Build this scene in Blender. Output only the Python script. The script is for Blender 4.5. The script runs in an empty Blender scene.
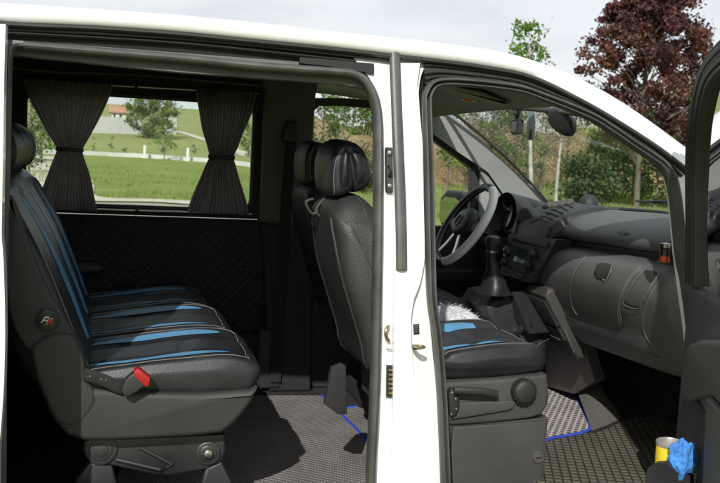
import bpy, bmesh, math, random
from mathutils import Vector, Matrix, noise
from mathutils.bvhtree import BVHTree
random.seed(7)
rad = math.radians
SC = bpy.context.scene
COL = SC.collection

# ------------------------------------------------------------------ camera
F = 930.0; CX, CY = 360.0, 241.5
CAM = Vector((-1.06, -3.2, 1.57))
yaw, pit, rol = rad(14.7), rad(5.5), rad(3.0)
fw = Vector((math.sin(yaw)*math.cos(pit), math.cos(yaw)*math.cos(pit), -math.sin(pit)))
r0 = Vector((math.cos(yaw), -math.sin(yaw), 0)); u0 = r0.cross(fw)
RT = r0*math.cos(rol) + u0*math.sin(rol); UP = -r0*math.sin(rol) + u0*math.cos(rol)
cd = bpy.data.cameras.new('camera'); co = bpy.data.objects.new('camera', cd); COL.objects.link(co)
m = Matrix((RT, UP, -fw)).transposed().to_4x4(); m.translation = CAM; co.matrix_world = m
cd.sensor_width = 36; cd.lens = 36*F/720; cd.clip_end = 5000; cd.clip_start = .05
SC.camera = co
cd.dof.use_dof = True; cd.dof.focus_distance = 2.7; cd.dof.aperture_fstop = 11

def ray(u, v): return fw + RT*((u-CX)/F) - UP*((v-CY)/F)
def at(i, u, v, val):                       # point where the sight line of a photo pixel meets the plane axis_i = val
    d = ray(u, v); return CAM + d*((val-CAM[i])/d[i])
def YP(u, v, y): return at(1, u, v, y)
def yb(z):                                  # tumblehome of the body side
    return -.95 + (.12*max(0, (z-1.2)/.6)**1.5)
def BS(u, v, off=0):
    y = -.9
    for _ in range(12):
        p = YP(u, v, y); y = yb(p.z)+off
    return YP(u, v, y)

# ------------------------------------------------------------------ materials
def newmat(name):
    m = bpy.data.materials.new(name); m.use_nodes = True
    return m, m.node_tree.nodes, m.node_tree.links
def mathn(N, L, op, a, b=None, c=None):
    n = N.new('ShaderNodeMath'); n.operation = op
    for i, x in enumerate((a, b, c)):
        if x is None: continue
        if isinstance(x, (int, float)): n.inputs[i].default_value = x
        else: L.new(x, n.inputs[i])
    return n.outputs[0]
def M(name, col, rough=.6, metal=0, var=.15, vscale=6, bump=0, bscale=300, coat=0, spec=.5, col2=None, detail=4):
    m, N, L = newmat(name); b = N['Principled BSDF']
    b.inputs['Roughness'].default_value = rough; b.inputs['Metallic'].default_value = metal
    b.inputs['Coat Weight'].default_value = coat; b.inputs['Coat Roughness'].default_value = .08
    b.inputs['Specular IOR Level'].default_value = spec
    tc = N.new('ShaderNodeTexCoord')
    nz = N.new('ShaderNodeTexNoise'); nz.inputs['Scale'].default_value = vscale; nz.inputs['Detail'].default_value = detail
    L.new(tc.outputs['Object'], nz.inputs['Vector'])
    rp = N.new('ShaderNodeValToRGB'); rp.color_ramp.elements[0].position = .3; rp.color_ramp.elements[1].position = .7
    c1 = tuple(max(0, x*(1-var)) for x in col); c2 = col2 or tuple(min(1, x*(1+var)) for x in col)
    rp.color_ramp.elements[0].color = (*c1, 1); rp.color_ramp.elements[1].color = (*c2, 1)
    L.new(nz.outputs['Fac'], rp.inputs[0]); L.new(rp.outputs[0], b.inputs['Base Color'])
    if bump:
        n2 = N.new('ShaderNodeTexNoise'); n2.inputs['Scale'].default_value = bscale; n2.inputs['Detail'].default_value = 3
        L.new(tc.outputs['Object'], n2.inputs['Vector'])
        bp = N.new('ShaderNodeBump'); bp.inputs['Strength'].default_value = bump; bp.inputs['Distance'].default_value = .002
        L.new(n2.outputs['Fac'], bp.inputs['Height']); L.new(bp.outputs[0], b.inputs['Normal'])
        rr = N.new('ShaderNodeMapRange'); rr.inputs[3].default_value = max(.02, rough-.08); rr.inputs[4].default_value = min(1, rough+.1)
        L.new(nz.outputs['Fac'], rr.inputs[0]); L.new(rr.outputs[0], b.inputs['Roughness'])
    return m
def leafmat(name, c1, c2, tr=.35):
    m, N, L = newmat(name); b = N['Principled BSDF']; b.inputs['Roughness'].default_value = .55
    tc = N.new('ShaderNodeTexCoord'); nz = N.new('ShaderNodeTexNoise'); nz.inputs['Scale'].default_value = 1.7; nz.inputs['Detail'].default_value = 5
    L.new(tc.outputs['Object'], nz.inputs['Vector'])
    rp = N.new('ShaderNodeValToRGB'); rp.color_ramp.elements[0].position = .35; rp.color_ramp.elements[1].position = .65
    rp.color_ramp.elements[0].color = (*c1, 1); rp.color_ramp.elements[1].color = (*c2, 1)
    L.new(nz.outputs['Fac'], rp.inputs[0]); L.new(rp.outputs[0], b.inputs['Base Color'])
    t = N.new('ShaderNodeBsdfTranslucent'); L.new(rp.outputs[0], t.inputs[0])
    mx = N.new('ShaderNodeMixShader'); mx.inputs[0].default_value = tr
    L.new(b.outputs[0], mx.inputs[1]); L.new(t.outputs[0], mx.inputs[2]); L.new(mx.outputs[0], N['Material Output'].inputs[0])
    return m
def glassmat(name, tint=(.9, .95, .93), refl=.5):
    m, N, L = newmat(name); N.remove(N['Principled BSDF'])
    t = N.new('ShaderNodeBsdfTransparent'); t.inputs[0].default_value = (*tint, 1)
    g = N.new('ShaderNodeBsdfGlossy'); g.inputs['Roughness'].default_value = .02
    fr = N.new('ShaderNodeFresnel'); fr.inputs[0].default_value = 1.4
    k = mathn(N, L, 'MULTIPLY', fr.outputs[0], refl)
    mx = N.new('ShaderNodeMixShader'); L.new(k, mx.inputs[0]); L.new(t.outputs[0], mx.inputs[1]); L.new(g.outputs[0], mx.inputs[2])
    L.new(mx.outputs[0], N['Material Output'].inputs[0]); return m
def weave(name, c1, c2, scale, rot=45, rough=.9, second=None, thr=.5, bump=.6, ax2=1):   # crossing ridges: mats and quilting
    m, N, L = newmat(name); b = N['Principled BSDF']; b.inputs['Roughness'].default_value = rough
    b.inputs['Specular IOR Level'].default_value = .3
    tc = N.new('ShaderNodeTexCoord'); mp = N.new('ShaderNodeMapping'); mp.inputs['Rotation'].default_value = rot if isinstance(rot, tuple) else (0, 0, rad(rot))
    L.new(tc.outputs['Object'], mp.inputs[0]); sp = N.new('ShaderNodeSeparateXYZ'); L.new(mp.outputs[0], sp.inputs[0])
    a = mathn(N, L, 'ABSOLUTE', mathn(N, L, 'SINE', mathn(N, L, 'MULTIPLY', sp.outputs[0], scale)))
    c = mathn(N, L, 'ABSOLUTE', mathn(N, L, 'SINE', mathn(N, L, 'MULTIPLY', sp.outputs[ax2], second or scale)))
    h = mathn(N, L, 'MINIMUM', a, c)
    nz = N.new('ShaderNodeTexNoise'); nz.inputs['Scale'].default_value = 9; nz.inputs['Detail'].default_value = 6; L.new(tc.outputs['Object'], nz.inputs['Vector'])
    rp = N.new('ShaderNodeValToRGB'); rp.color_ramp.elements[0].position = thr-.15; rp.color_ramp.elements[1].position = thr+.15
    rp.color_ramp.elements[0].color = (*c1, 1); rp.color_ramp.elements[1].color = (*c2, 1); L.new(h, rp.inputs[0])
    mx = N.new('ShaderNodeMix'); mx.data_type = 'RGBA'; mx.blend_type = 'MULTIPLY'; mx.inputs[0].default_value = .55
    L.new(rp.outputs[0], mx.inputs[6]); L.new(nz.outputs['Fac'], mx.inputs[7]); L.new(mx.outputs[2], b.inputs['Base Color'])
    bp = N.new('ShaderNodeBump'); bp.inputs['Strength'].default_value = bump; bp.inputs['Distance'].default_value = .004
    L.new(h, bp.inputs['Height']); L.new(bp.outputs[0], b.inputs['Normal']); return m

PAINT = M('white_paint', (.765, .775, .79), .3, var=.04, coat=.8, vscale=3, detail=9)
BSHELL = M('bench_shell_plastic', (.032, .0315, .030), .55, var=.15, bump=.5, bscale=600)
RUB = M('black_rubber', (.028, .028, .027), .5, var=.3, bump=.25, bscale=120)
RUBG = M('grey_rubber', (.075, .075, .073), .42, var=.25, bump=.2, bscale=150, vscale=14)
HEAD = M('header_metal', (.10, .095, .085), .5, var=.25)
PLAST = M('grey_plastic', (.080, .077, .072), .55, var=.12, bump=.45, bscale=700)
PLASTD = M('dark_plastic', (.022, .022, .023), .5, var=.2, bump=.4, bscale=600)
DASHM = M('dash_plastic', (.098, .100, .102), .5, var=.12, bump=.5, bscale=650)
DASHL = M('dash_lower_plastic', (.102, .100, .096), .58, var=.12, bump=.5, bscale=650)
LEATH = M('black_leather', (.017, .018, .021), .42, var=.35, vscale=9, bump=.35, bscale=330)
LEATHB = M('blue_leather', (.10, .29, .50), .45, var=.15, bump=.5, bscale=200)
SHELL = M('seat_shell_plastic', (.055, .054, .051), .6, var=.12, bump=.5, bscale=600)
THREADD = M('dark_thread', (.085, .085, .085), .8)
THREAD = M('pale_thread', (.23, .23, .22), .8)
HEADL = M('headliner_fabric', (.36, .345, .32), .95, var=.1, bump=.5, bscale=400)
TRIML = M('pillar_fabric', (.25, .255, .25), .9, var=.08, bump=.4, bscale=400)
TRIMM = M('pillar_trim_brown', (.10, .092, .082), .8, var=.12, bump=.4, bscale=400)
TRIMD = M('pillar_trim_dark', (.02, .02, .021), .8, var=.2, bump=.3, bscale=300)
CARP = M('carpet_grey', (.11, .105, .095), 1, var=.3, vscale=160, bump=1, bscale=500)
CARPD = M('carpet_dark', (.018, .018, .018), 1, var=.3, vscale=80, bump=1, bscale=400)
CURT = leafmat('curtain_cloth', (.12, .105, .108), (.20, .175, .18), .6)
METAL = M('steel', (.55, .54, .5), .3, metal=1, var=.1)
METALD = M('dark_metal', (.06, .06, .06), .45, metal=.6, var=.3)
BRASS = M('worn_brass', (.35, .27, .15), .4, metal=.8, var=.3)
GLASS = glassmat('window_glass', (.90, .94, .92), .35)
WGLASS = glassmat('windshield_glass', (.90, .95, .92), .10)
DGLASS = glassmat('door_glass', (.8, .86, .84), 1.0)
MIRR = M('mirror_glass', (.42, .46, .40), .02, metal=1, var=0)
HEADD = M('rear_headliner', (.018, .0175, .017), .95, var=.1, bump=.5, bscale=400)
RED = M('red_button', (.34, .010, .012), .45)
YEL = M('yellow_tin', (.75, .58, .03), .35, var=.1)
BLUEC = M('blue_cloth', (.05, .22, .60), .8, var=.25, vscale=20, bump=.6, bscale=150)
FUR = M('white_fur', (.72, .73, .76), .9, var=.12, vscale=40)
LGREY = M('grey_leather', (.80, .80, .79), .6, var=.06, bump=.4, bscale=300)
BLUEP = M('blue_piping', (.035, .07, .45), .7, var=.2)
SCREEN = M('screen_glass', (.035, .042, .05), .12, var=.1)
AMB = M('lens_amber_reflection', (.75, .22, .03), .2)  # orange reflection in the roof lamp, put into the lens colour
ORAN = M('orange_liquid', (.75, .10, .02), .12, var=.2)
MAT_R = weave('rear_mat_weave', (.15, .138, .132), (.42, .39, .375), 330, 38, second=150, thr=.4, bump=.9)
MAT_E = weave('lattice_mat', (.66, .60, .585), (.10, .09, .085), 140, 33, second=115, thr=.56, bump=.6)
MAT_B = weave('rubber_mat', (.035, .034, .028), (.185, .175, .13), 115, 22, rough=.6, second=105, thr=.26, bump=1)
QUILT = weave('quilted_leather', (.020, .020, .023), (.009, .009, .011), 80, (0, rad(45), 0), rough=.6, thr=.16, ax2=2, bump=.35)

# ------------------------------------------------------------------ object helpers
def lk(o, parent=None):
    COL.objects.link(o)
    if parent: o.parent = parent
    return o
def tag(o, label, cat=None, group=None, kind=None):
    if label: o['label'] = label
    if cat: o['category'] = cat
    if group: o['group'] = group
    if kind: o['kind'] = kind
    return o
def empty(name, loc=(0, 0, 0), label=None, cat=None, group=None):
    o = bpy.data.objects.new(name, None); o.empty_display_size = .1; o.location = loc; COL.objects.link(o)
    tag(o, label, cat, group); return o
def obj(name, bm, mats, parent=None, sharp=38, smooth=True):
    bmesh.ops.recalc_face_normals(bm, faces=bm.faces)
    if smooth:
        for f in bm.faces: f.smooth = True
        for e in bm.edges:
            if len(e.link_faces) == 2 and e.calc_face_angle(0) > rad(sharp): e.smooth = False
    me = bpy.data.meshes.new(name); bm.to_mesh(me); bm.free()
    for x in (mats if isinstance(mats, (list, tuple)) else [mats]): me.materials.append(x)
    o = bpy.data.objects.new(name, me); lk(o)
    if parent:
        o.parent = parent
        if parent.type == 'EMPTY' or True:
            W = Matrix.Translation(rootloc(parent)); o.matrix_parent_inverse = W.inverted()
    return o
def rootloc(p):
    v = Vector((0, 0, 0))
    while p is not None:
        v += p.location + p.matrix_parent_inverse.translation; p = p.parent
    return v
def BM(): return bmesh.new()
def loft(bm, rings, closed=True, cap=True, mi=0, loop=False):
    vs = [[bm.verts.new(p) for p in r] for r in rings]; n = len(vs[0]); fs = []
    pairs = list(zip(vs, vs[1:]))
    if loop: pairs.append((vs[-1], vs[0]))
    for a, b in pairs:
        for i in range(n if closed else n-1):
            j = (i+1) % n
            try: fs.append(bm.faces.new((a[i], a[j], b[j], b[i])))
            except ValueError: pass
    if cap and closed and not loop:
        for r in (vs[0], vs[-1]):
            try: fs.append(bm.faces.new(r))
            except ValueError: pass
    for f in fs: f.material_index = mi
    return vs
def cat(pts, n=8, closed=False):
    pts = [Vector(p) for p in pts]; N_ = len(pts); out = []
    rng = range(N_ if closed else N_-1)
    for i in rng:
        g = (lambda k: pts[k % N_]) if closed else (lambda k: pts[max(0, min(N_-1, k))])
        a, b, c, d = g(i-1), g(i), g(i+1), g(i+2)
        for k in range(n):
            t = k/n
            out.append(.5*((2*b)+(c-a)*t+(2*a-5*b+4*c-d)*t*t+(3*b-a-3*c+d)*t**3))
    if not closed: out.append(pts[-1])
    return out
def resample(pts, n, closed=False):
    pts = [Vector(p) for p in pts]
    if closed: pts = pts+[pts[0]]
    d = [0]
    for a, b in zip(pts, pts[1:]): d.append(d[-1]+(b-a).length)
    out = []; k = 0
    for i in range(n):
        t = d[-1]*i/(n if closed else n-1)
        while k < len(pts)-2 and d[k+1] < t: k += 1
        s = d[k+1]-d[k]; out.append(pts[k].lerp(pts[k+1], (t-d[k])/s if s > 1e-9 else 0))
    return out
def tube(bm, pts, rx, ry=None, n=10, up=(0, 0, 1), closed=False, mi=0, taper=None):
    pts = [Vector(p) for p in pts]; ry = rx if ry is None else ry; up = Vector(up); rings = []
    for i, p in enumerate(pts):
        a = pts[(i-1) % len(pts)] if (closed or i) else p; b = pts[(i+1) % len(pts)] if (closed or i < len(pts)-1) else p
        t = (b-a).normalized()
        s = t.cross(up)
        if s.length < 1e-3: s = t.cross(Vector((0.3, .9, .2)))
        s.normalize(); w = s.cross(t); k = taper(i/(len(pts)-1)) if taper else 1
        rings.append([p+s*(rx*k*math.cos(q*2*math.pi/n))+w*(ry*k*math.sin(q*2*math.pi/n)) for q in range(n)])
    loft(bm, rings, True, not closed, mi, loop=closed)
def inset(poly, d):
    n = len(poly); A = sum(poly[i].x*poly[(i+1) % n].y-poly[(i+1) % n].x*poly[i].y for i in range(n)); sg = 1 if A > 0 else -1
    out = []
    for i in range(n):
        e1 = (poly[i]-poly[i-1]); e2 = (poly[(i+1) % n]-poly[i])
        if e1.length < 1e-9: e1 = e2
        if e2.length < 1e-9: e2 = e1
        n1 = Vector((-e1.y, e1.x)).normalized(); n2 = Vector((-e2.y, e2.x)).normalized(); nn = n1+n2
        if nn.length < .3: nn = n1*.7
        nn = nn/max(.6, nn.length_squared)*2 if nn.length_squared < 1.2 else nn.normalized()/max(.5, nn.length/2)
        if nn.length > 1.8: nn = nn.normalized()*1.8
        out.append(poly[i]+nn*d*sg)
    return out
def slab(bm, prof, c0, c1, r, axis='Y', nr=4, mid=2, fn=None, mi=0, sc=False, dome=0):   # profile swept along an axis, ends rounded by r
    prof = [Vector((p[0], p[1])) for p in prof]; s = 1 if c1 > c0 else -1; secs = []
    for k in range(nr+1):
        a = math.pi/2*k/nr; secs.append((c0+s*r*(1-math.sin(a)), r*(1-math.cos(a))))
    secs = [(c0+s*r*(1-math.cos(math.pi/2*k/nr)), r*(1-math.sin(math.pi/2*k/nr))) for k in range(nr+1)]
    ctr = [(c0+s*r+(c1-c0-2*s*r)*k/(mid+1), 0) for k in range(1, mid+1)]
    secs = secs+ctr+[(c1-(c-c0), d) for c, d in reversed(secs)]
    mp = {'Y': lambda a, b, c: Vector((a, c, b)), 'X': lambda a, b, c: Vector((c, a, b)), 'Z': lambda a, b, c: Vector((a, b, c))}[axis]
    xs_, zs_ = [p.x for p in prof], [p.y for p in prof]; mx_, mz_, wx_, wz_ = (max(xs_)+min(xs_))/2, (max(zs_)+min(zs_))/2, max(xs_)-min(xs_), max(zs_)-min(zs_)
    rings = []
    for c, d in secs:
        if sc: rg = [mp(mx_+(p.x-mx_)*(1-2*d/wx_), mz_+(p.y-mz_)*(1-2*d/wz_), c) for p in prof]
        else: rg = [mp(p.x, p.y, c) for p in (inset(prof, d) if d > 1e-6 else prof)]
        if fn:
            t = (c-(c0+c1)/2)/abs(c1-c0)*2; rg = [Vector(fn(p.x, p.y, p.z, t)) for p in rg]
        rings.append(rg)
    if dome:                                   # softly crowned end caps
        def capr(r, s_):
            g_ = sum(r, Vector())/len(r); ax_ = {'X': 0, 'Y': 1, 'Z': 2}[axis]; out = []
            for k in (.8, .6, .4, .2, .06):
                q_ = [g_.lerp(p, k) for p in r]
                for p in q_: p[ax_] += s_*dome*math.sqrt(1-k*k)
                out.append(q_)
            return out
        rings = capr(rings[0], -s)[::-1]+rings+capr(rings[-1], s)
    loft(bm, rings, True, True, mi)
def box(bm, lo, hi, r=.004, mi=0):
    lo, hi = Vector(lo), Vector(hi); g = bmesh.ops.create_cube(bm, size=1)
    for v in g['verts']: v.co = Vector((lo[i]+(v.co[i]+.5)*(hi[i]-lo[i]) for i in range(3)))
    fs = {f for v in g['verts'] for f in v.link_faces}
    for f in fs: f.material_index = mi
    if r > 0:
        bmesh.ops.bevel(bm, geom=[e for e in {e for v in g['verts'] for e in v.link_edges}], offset=r, segments=2, affect='EDGES')
def disc(bm, c, n, r, depth, seg=24, bev=.15, mi=0):          # short cylinder with a rounded rim, axis n
    c = Vector(c); n = Vector(n).normalized(); a = n.orthogonal().normalized(); b = n.cross(a); rings = []
    for h, k in ((0, 1), (depth*(1-bev), 1), (depth*(1-bev*.3), 1-bev*.5), (depth, 1-bev)):
        rings.append([c+n*h+(a*math.cos(q*2*math.pi/seg)+b*math.sin(q*2*math.pi/seg))*r*k for q in range(seg)])
    loft(bm, rings, True, True, mi)
def lathe(bm, prof, c, axis=(0, 0, 1), seg=24, mi=0, cap=True):
    c = Vector(c); n = Vector(axis).normalized(); a = n.orthogonal().normalized(); b = n.cross(a)
    loft(bm, [[c+n*h+(a*math.cos(q*2*math.pi/seg)+b*math.sin(q*2*math.pi/seg))*r for q in range(seg)] for r, h in prof], True, cap, mi)
def strip(bm, A_, B_, n, thick, m=3, mi=0, fnb=None):       # sheet between two 3-D paths, thickened along thick
    A_, B_ = resample(A_, n), resample(B_, n); T = Vector(thick)
    rows = []
    for a, b in zip(A_, B_):
        row = [a.lerp(b, k/m) for k in range(m+1)]
        if fnb: row = [fnb(p, k/m) for k, p in enumerate(row)]
        rows.append(row+[p+T for p in reversed(row)])
    loft(bm, rows, True, True, mi)
def onbody(p, off=0):
    return Vector((p.x, yb(p.z)+off, p.z))
def bstrip(name, A_, B_, mat, parent, n=40, off=0, thick=.03, m=4):
    bm = BM(); a = [BS(u, v, off) for u, v in A_]; b = [BS(u, v, off) for u, v in B_]
    strip(bm, a, b, n, (0, thick, 0), m, fnb=lambda p, t: onbody(p, off)); return obj(name, bm, mat, parent)
def bpath(pts, off=0, n=5): return cat([BS(u, v, off) for u, v in pts], n)
def copy_tree(o, parent=None):
    c = o.copy(); COL.objects.link(c)
    if parent: c.parent = parent; c.matrix_parent_inverse = o.matrix_parent_inverse.copy()
    for ch in list(o.children): copy_tree(ch, c)
    return c
def bvh_of(o):
    b = BM(); b.from_mesh(o.data); b.transform(Matrix.Identity(4)); t = BVHTree.FromBMesh(b); b.free(); return t
def hit(bv, u, v, off=.002):
    d = ray(u, v).normalized(); l, n, i, dist = bv.ray_cast(CAM, d)
    if l is None: return None
    if n.dot(d) > 0: n = -n
    return l+n*off
def kill(o):
    for ch in list(o.children): kill(ch)
    bpy.data.objects.remove(o)
def objs(name, fns, mat, parent, sharp=38):          # one object per piece
    for f in fns:
        b = BM(); f(b); obj(name, b, mat, parent, sharp)
def onto(bv, pts, off=.002): return [p for p in (hit(bv, u, v, off) for u, v in pts) if p]
# ================================================================== VAN SHELL
van = empty('van', (-.4, 0, 0), 'white passenger van seen through its open sliding door and open front door', 'van')
GUT = [(-60, 14), (7, 22), (95, 26), (180, 32), (260, 40), (340, 48), (400, 55), (443, 60), (480, 65), (530, 75), (579, 98), (619, 121), (659, 147), (688, 169), (720, 192), (760, 224)]
TOP = [(-60, -3), (0, 2.5), (95, 9), (180, 15), (260, 23), (340, 32), (393, 37.5), (445, 43.5), (498, 51), (540, 62.5), (577, 77), (614, 97), (648, 119.5), (688, 149), (720, 172), (760, 203)]
# roof: side band traced from gutter to crest, then over to the far side
lowp = resample(cat([BS(u, v, -.004) for u, v in GUT], 4), 60); topp = resample(cat([YP(u, v, -.815) for u, v in TOP], 4), 60)
lowp = [Vector((-2.75, -.835, lowp[0].z-.02)), Vector((-2.2, -.83, lowp[0].z))]+lowp; topp = [Vector((-2.7, -.78, topp[0].z-.03)), Vector((-2.2, -.80, topp[0].z-.004))]+topp
HX = .30                                     # the windshield header
bm = BM(); rings = []
for a, b in zip(lowp, topp):
    mid_ = (a+b)/2+Vector((0, -.012, .006))
    if b.x < HX+.02:
        k = 1 if b.x < .1 else max(0, 1-(b.x-.1)/.22)
        half = [a+Vector((0, .05, -.012)), a, a.lerp(mid_, .5)+Vector((0, -.006, 0)), mid_, mid_.lerp(b, .5)+Vector((0, -.005, .002)), b, Vector((b.x, -.74, b.z+.008)), Vector((b.x, -.6, b.z+.014+.006*k)), Vector((b.x, -.3, b.z+.02+.02*k)), Vector((b.x, 0, b.z+.022+.022*k))]
        rings.append(half+[Vector((p.x, -p.y, p.z)) for p in reversed(half[:-1])])
loft(bm, rings, False, False); roof = obj('roof', bm, PAINT, van, 50)
# the A-pillar outside, near and far
bm = BM(); rr = []
for a, b in zip(lowp, topp):
    if b.x > HX-.06:
        mid_ = (a+b)/2+Vector((0, -.012, .006)); rr.append([a+Vector((0, .05, -.03)), a, mid_, b, b+Vector((.02, .05, -.005)), b+Vector((.01, .09, -.05))])
loft(bm, rr, True, True); obj('a_pillar', bm, PAINT, van, 50)
bm = BM(); loft(bm, [[Vector((p.x, -p.y, p.z-.03)) for p in r[1:4]] for r in rr], True, True); obj('a_pillar', bm, PAINT, van, 50)
# B-pillar
BL = [(352, 55), (358, 64), (367, 74), (375, 87), (380, 101), (382.5, 118), (382.5, 160), (382.5, 210), (381.5, 260), (380.5, 320), (378.5, 380), (376.5, 440), (373, 520), (371, 590)]
BR = [(424, 60), (426, 64), (424, 68), (420, 78), (418.5, 92), (420, 115), (424, 160), (425.5, 210), (426, 240), (429.5, 320), (436, 386), (443, 420), (446, 500), (448, 590)]
bstrip('b_pillar', BL, BR, PAINT, van, 60, .022, .04, 6)
# raised outer skin of the pillar: its front edge sweeps back above the striker
SL = [(392.5, 63), (393, 100), (393.5, 160), (394, 240), (394, 330), (393, 420), (391, 500), (390, 590)]
SR = [(420, 63), (417, 85), (418.5, 110), (422, 160), (424.5, 240), (424.5, 262), (420, 284), (413.5, 300), (411, 318), (411.5, 345), (414, 375), (424, 430), (440, 500), (446, 590)]
sk = bstrip('pillar_skin', SL, SR, PAINT, van, 70, .001, .024, 5)
# rear quarter and the slid-back door's leading edge
bstrip('quarter_panel', [(-420, 0), (-420, 200), (-430, 590)], [(6, 24), (4.5, 60), (3, 150), (.5, 250), (-1, 590)], PAINT, van, 30, .0, .10, 4)
sd = bstrip('sliding_door', [(-380, 22), (-380, 300), (-390, 590)], [(5.5, 24), (4.5, 60), (3, 150), (1.6, 235), (3.6, 262), (4.8, 300), (5.2, 335), (4.2, 380), (2, 415), (-1, 450), (-3, 590)], PAINT, van, 60, -.10, .05, 4)
bm = BM(); box(bm, (-1.75, -1.11, 1.10), (-1.52, -1.075, 1.14), .008); obj('handle', bm, PLASTD, sd)
# sill and lower front body, nose
bm = BM(); box(bm, (-1.36, -.95, .30), (.62, -.86, .66), .03); obj('sill', bm, PAINT, van)
bm = BM(); box(bm, (-1.34, -.9, .5), (.5, -.80, .515), .004); obj('step_tread', bm, PLASTD, van)
for s in (-1, 1):
    bm = BM(); prof = [(.62, .30), (.86, .32), (.95, .62), (1.15, .74), (1.38, .70), (1.55, .50), (1.62, .34), (1.86, .36), (1.88, .8), (1.80, 1.02), (1.35, 1.22), (.95, 1.36), (.72, 1.46), (.60, 1.46)]
    slab(bm, prof, s*.80, s*.945, .03); obj('fender', bm, PAINT, van, 30)
bm = BM(); hood = []
for y in (-.80, -.5, 0, .5, .80):
    k = (y/.8)**2; hood.append([Vector((1.05-.13*k, y, 1.385-.02*k)), Vector((1.4-.1*k, y, 1.20-.03*k)), Vector((1.78-.12*k, y, 1.03-.05*k)), Vector((1.95-.15*k, y, .85)), Vector((1.97-.15*k, y, .35))])
loft(bm, hood, False, False); obj('hood', bm, PAINT, van)
# gutter + header + rubbers of the sliding opening
def bband(name, A_, B_, mat, off, thick, n=50): return bstrip(name, A_, B_, mat, van, n, off, thick, 3)
bm = BM(); tube(bm, bpath([(-60, 15.5)]+[(u, v+2.2) for u, v in GUT[1:]], .003), .0075, .012, 10, (0, 1, 0)); obj('roof_gutter', bm, RUB, van)
bband('door_header', [(-40, 24), (180, 35), (340, 51), (392, 56)], [(-40, 52), (15, 55), (180, 72), (340, 84), (385, 90)], HEAD, .035, .05)
bm = BM(); tube(bm, bpath([(-40, 27), (7, 29), (180, 38.5), (340, 54.5), (388, 60)], .015), .005, .01, 8, (0, 1, 0)); tube(bm, bpath([(-40, 31), (7, 33), (180, 43.5), (340, 60), (352, 61)], .022), .0045, .01, 8, (0, 1, 0)); obj('header_seal', bm, RUB, van)
bm = BM()   # track recess at the end of the upper rail
strip(bm, [BS(u, v, .012) for u, v in ((300, 57), (340, 60.5), (374, 63.5))], [BS(u, v, .012) for u, v in ((300, 63), (345, 68), (374, 74))], 12, (0, .02, 0), 2); obj('track_recess', bm, M('recess_black', (.008, .008, .008), .7), van)
SEAL = [(369, 590), (371, 520), (371.5, 470), (374.5, 410), (376.5, 340), (378, 260), (378.6, 200), (378.6, 150), (378, 118), (374.5, 98), (366, 82), (353, 74), (330, 71.5), (260, 66.5), (180, 58.5), (95, 51.5), (24, 45.5)]
SEALL = [(24, 45.5), (14, 47), (10.5, 56), (9.5, 80), (8, 150), (6, 240), (4.5, 330), (4, 450), (3, 590)]
bm = BM(); tube(bm, bpath(SEAL, .012, 6), .0112, .02, 12, (0, 1, 0)); tube(bm, bpath([(u-3.0, v+2.2) for u, v in SEAL], .035, 6), .006, .02, 10, (0, 1, 0))
tube(bm, bpath(SEALL, .012, 6), .006, .02, 10, (0, 1, 0)); obj('door_seal', bm, RUBG, van)
# vertical cover strip on the pillar
bm = BM(); pa = bpath([(394.7, 53), (395.6, 80), (397.5, 130), (399.6, 180), (401.2, 230), (401.6, 262), (401.6, 271)], -.002, 6)
n_ = len(pa); tube(bm, pa, .0152, .009, 14, (0, 1, 0), taper=lambda t: 1 if t < .955 else max(.35, math.sqrt(max(.02, 1-((t-.955)/.045)**2))))
obj('pillar_strip', bm, RUBG, van)
# pillar hardware
def bplate(name, pts, off, th, mat, par=van, r=.003, n=6):
    bm = BM(); P = cat([BS(u, v, off) for u, v in pts], n, True)
    loft(bm, [[p+Vector((0, th, 0)) for p in P], [p+Vector((0, r, 0)) for p in P], [p.lerp(sum(P, Vector())/len(P), .06) for p in P]], True, True)
    return obj(name, bm, mat, par)
sp = bplate('striker_plate', [(386.2, 150), (387.5, 147.5), (391.5, 147.5), (392.8, 150), (393, 170), (393, 189), (392, 192.5), (388, 192.5), (386.6, 190), (386.3, 170)], .008, .015, PLASTD)
for v in (153, 186): 
    bm = BM(); disc(bm, BS(389.6, v, .007), (0, -1, 0), .0062, .005, 12); obj('bolt', bm, METAL, sp)
bm = BM(); tube(bm, cat([BS(388.5, 166, .006), BS(390.5, 167, -.012), BS(391, 172, -.012), BS(389, 176, .006)], 5), .003, n=8); obj('latch_loop', bm, METALD, sp)
bm = BM(); tube(bm, cat([BS(388.5, 326, .012), BS(386, 330, .004), BS(386, 336, .004), BS(389, 341, .012)], 6), .0045, .004, 8); tube(bm, cat([BS(386.5, 348, .014), BS(389, 349.5, .012), BS(391.5, 349, .014)], 4), .0014, n=6); obj('pillar_hook', bm, BRASS, van)
cp = bplate('contact_plate', [(387.8, 366), (393.5, 366), (394.6, 368), (394.2, 396), (393, 398), (387.6, 397.5), (386.9, 395), (387.2, 368)], .012, .012, PLASTD, n=2)
for k in range(6):
    a = BS(388.6, 370+4.6*k, .009); b = BS(393, 370.6+4.6*k, .009); bm = BM(); tube(bm, [a, b], .0032, .003, 8); obj('contact', bm, BRASS, cp)
st = bplate('type_sticker', [(413.4, 324.5), (419.2, 324), (419.6, 334), (414, 334.6)], .019, .004, METALD, n=1, r=.0005)
bm = BM()
for k in range(4): tube(bm, [BS(414.6, 326+2.1*k, .0175), BS(418.4, 325.7+2.1*k, .0175)], .0009, n=4)
obj('print', bm, THREAD, st)
bm = BM(); tube(bm, cat([BS(413, 345.5, .02), BS(414, 345.5, -.02), BS(419, 346, -.045), BS(423, 346.5, -.045), BS(424, 347.6, -.03), BS(418, 348.6, -.01), BS(414, 349, .02)], 6), .0034, n=10); obj('striker_loop', bm, BRASS, van)
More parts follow.
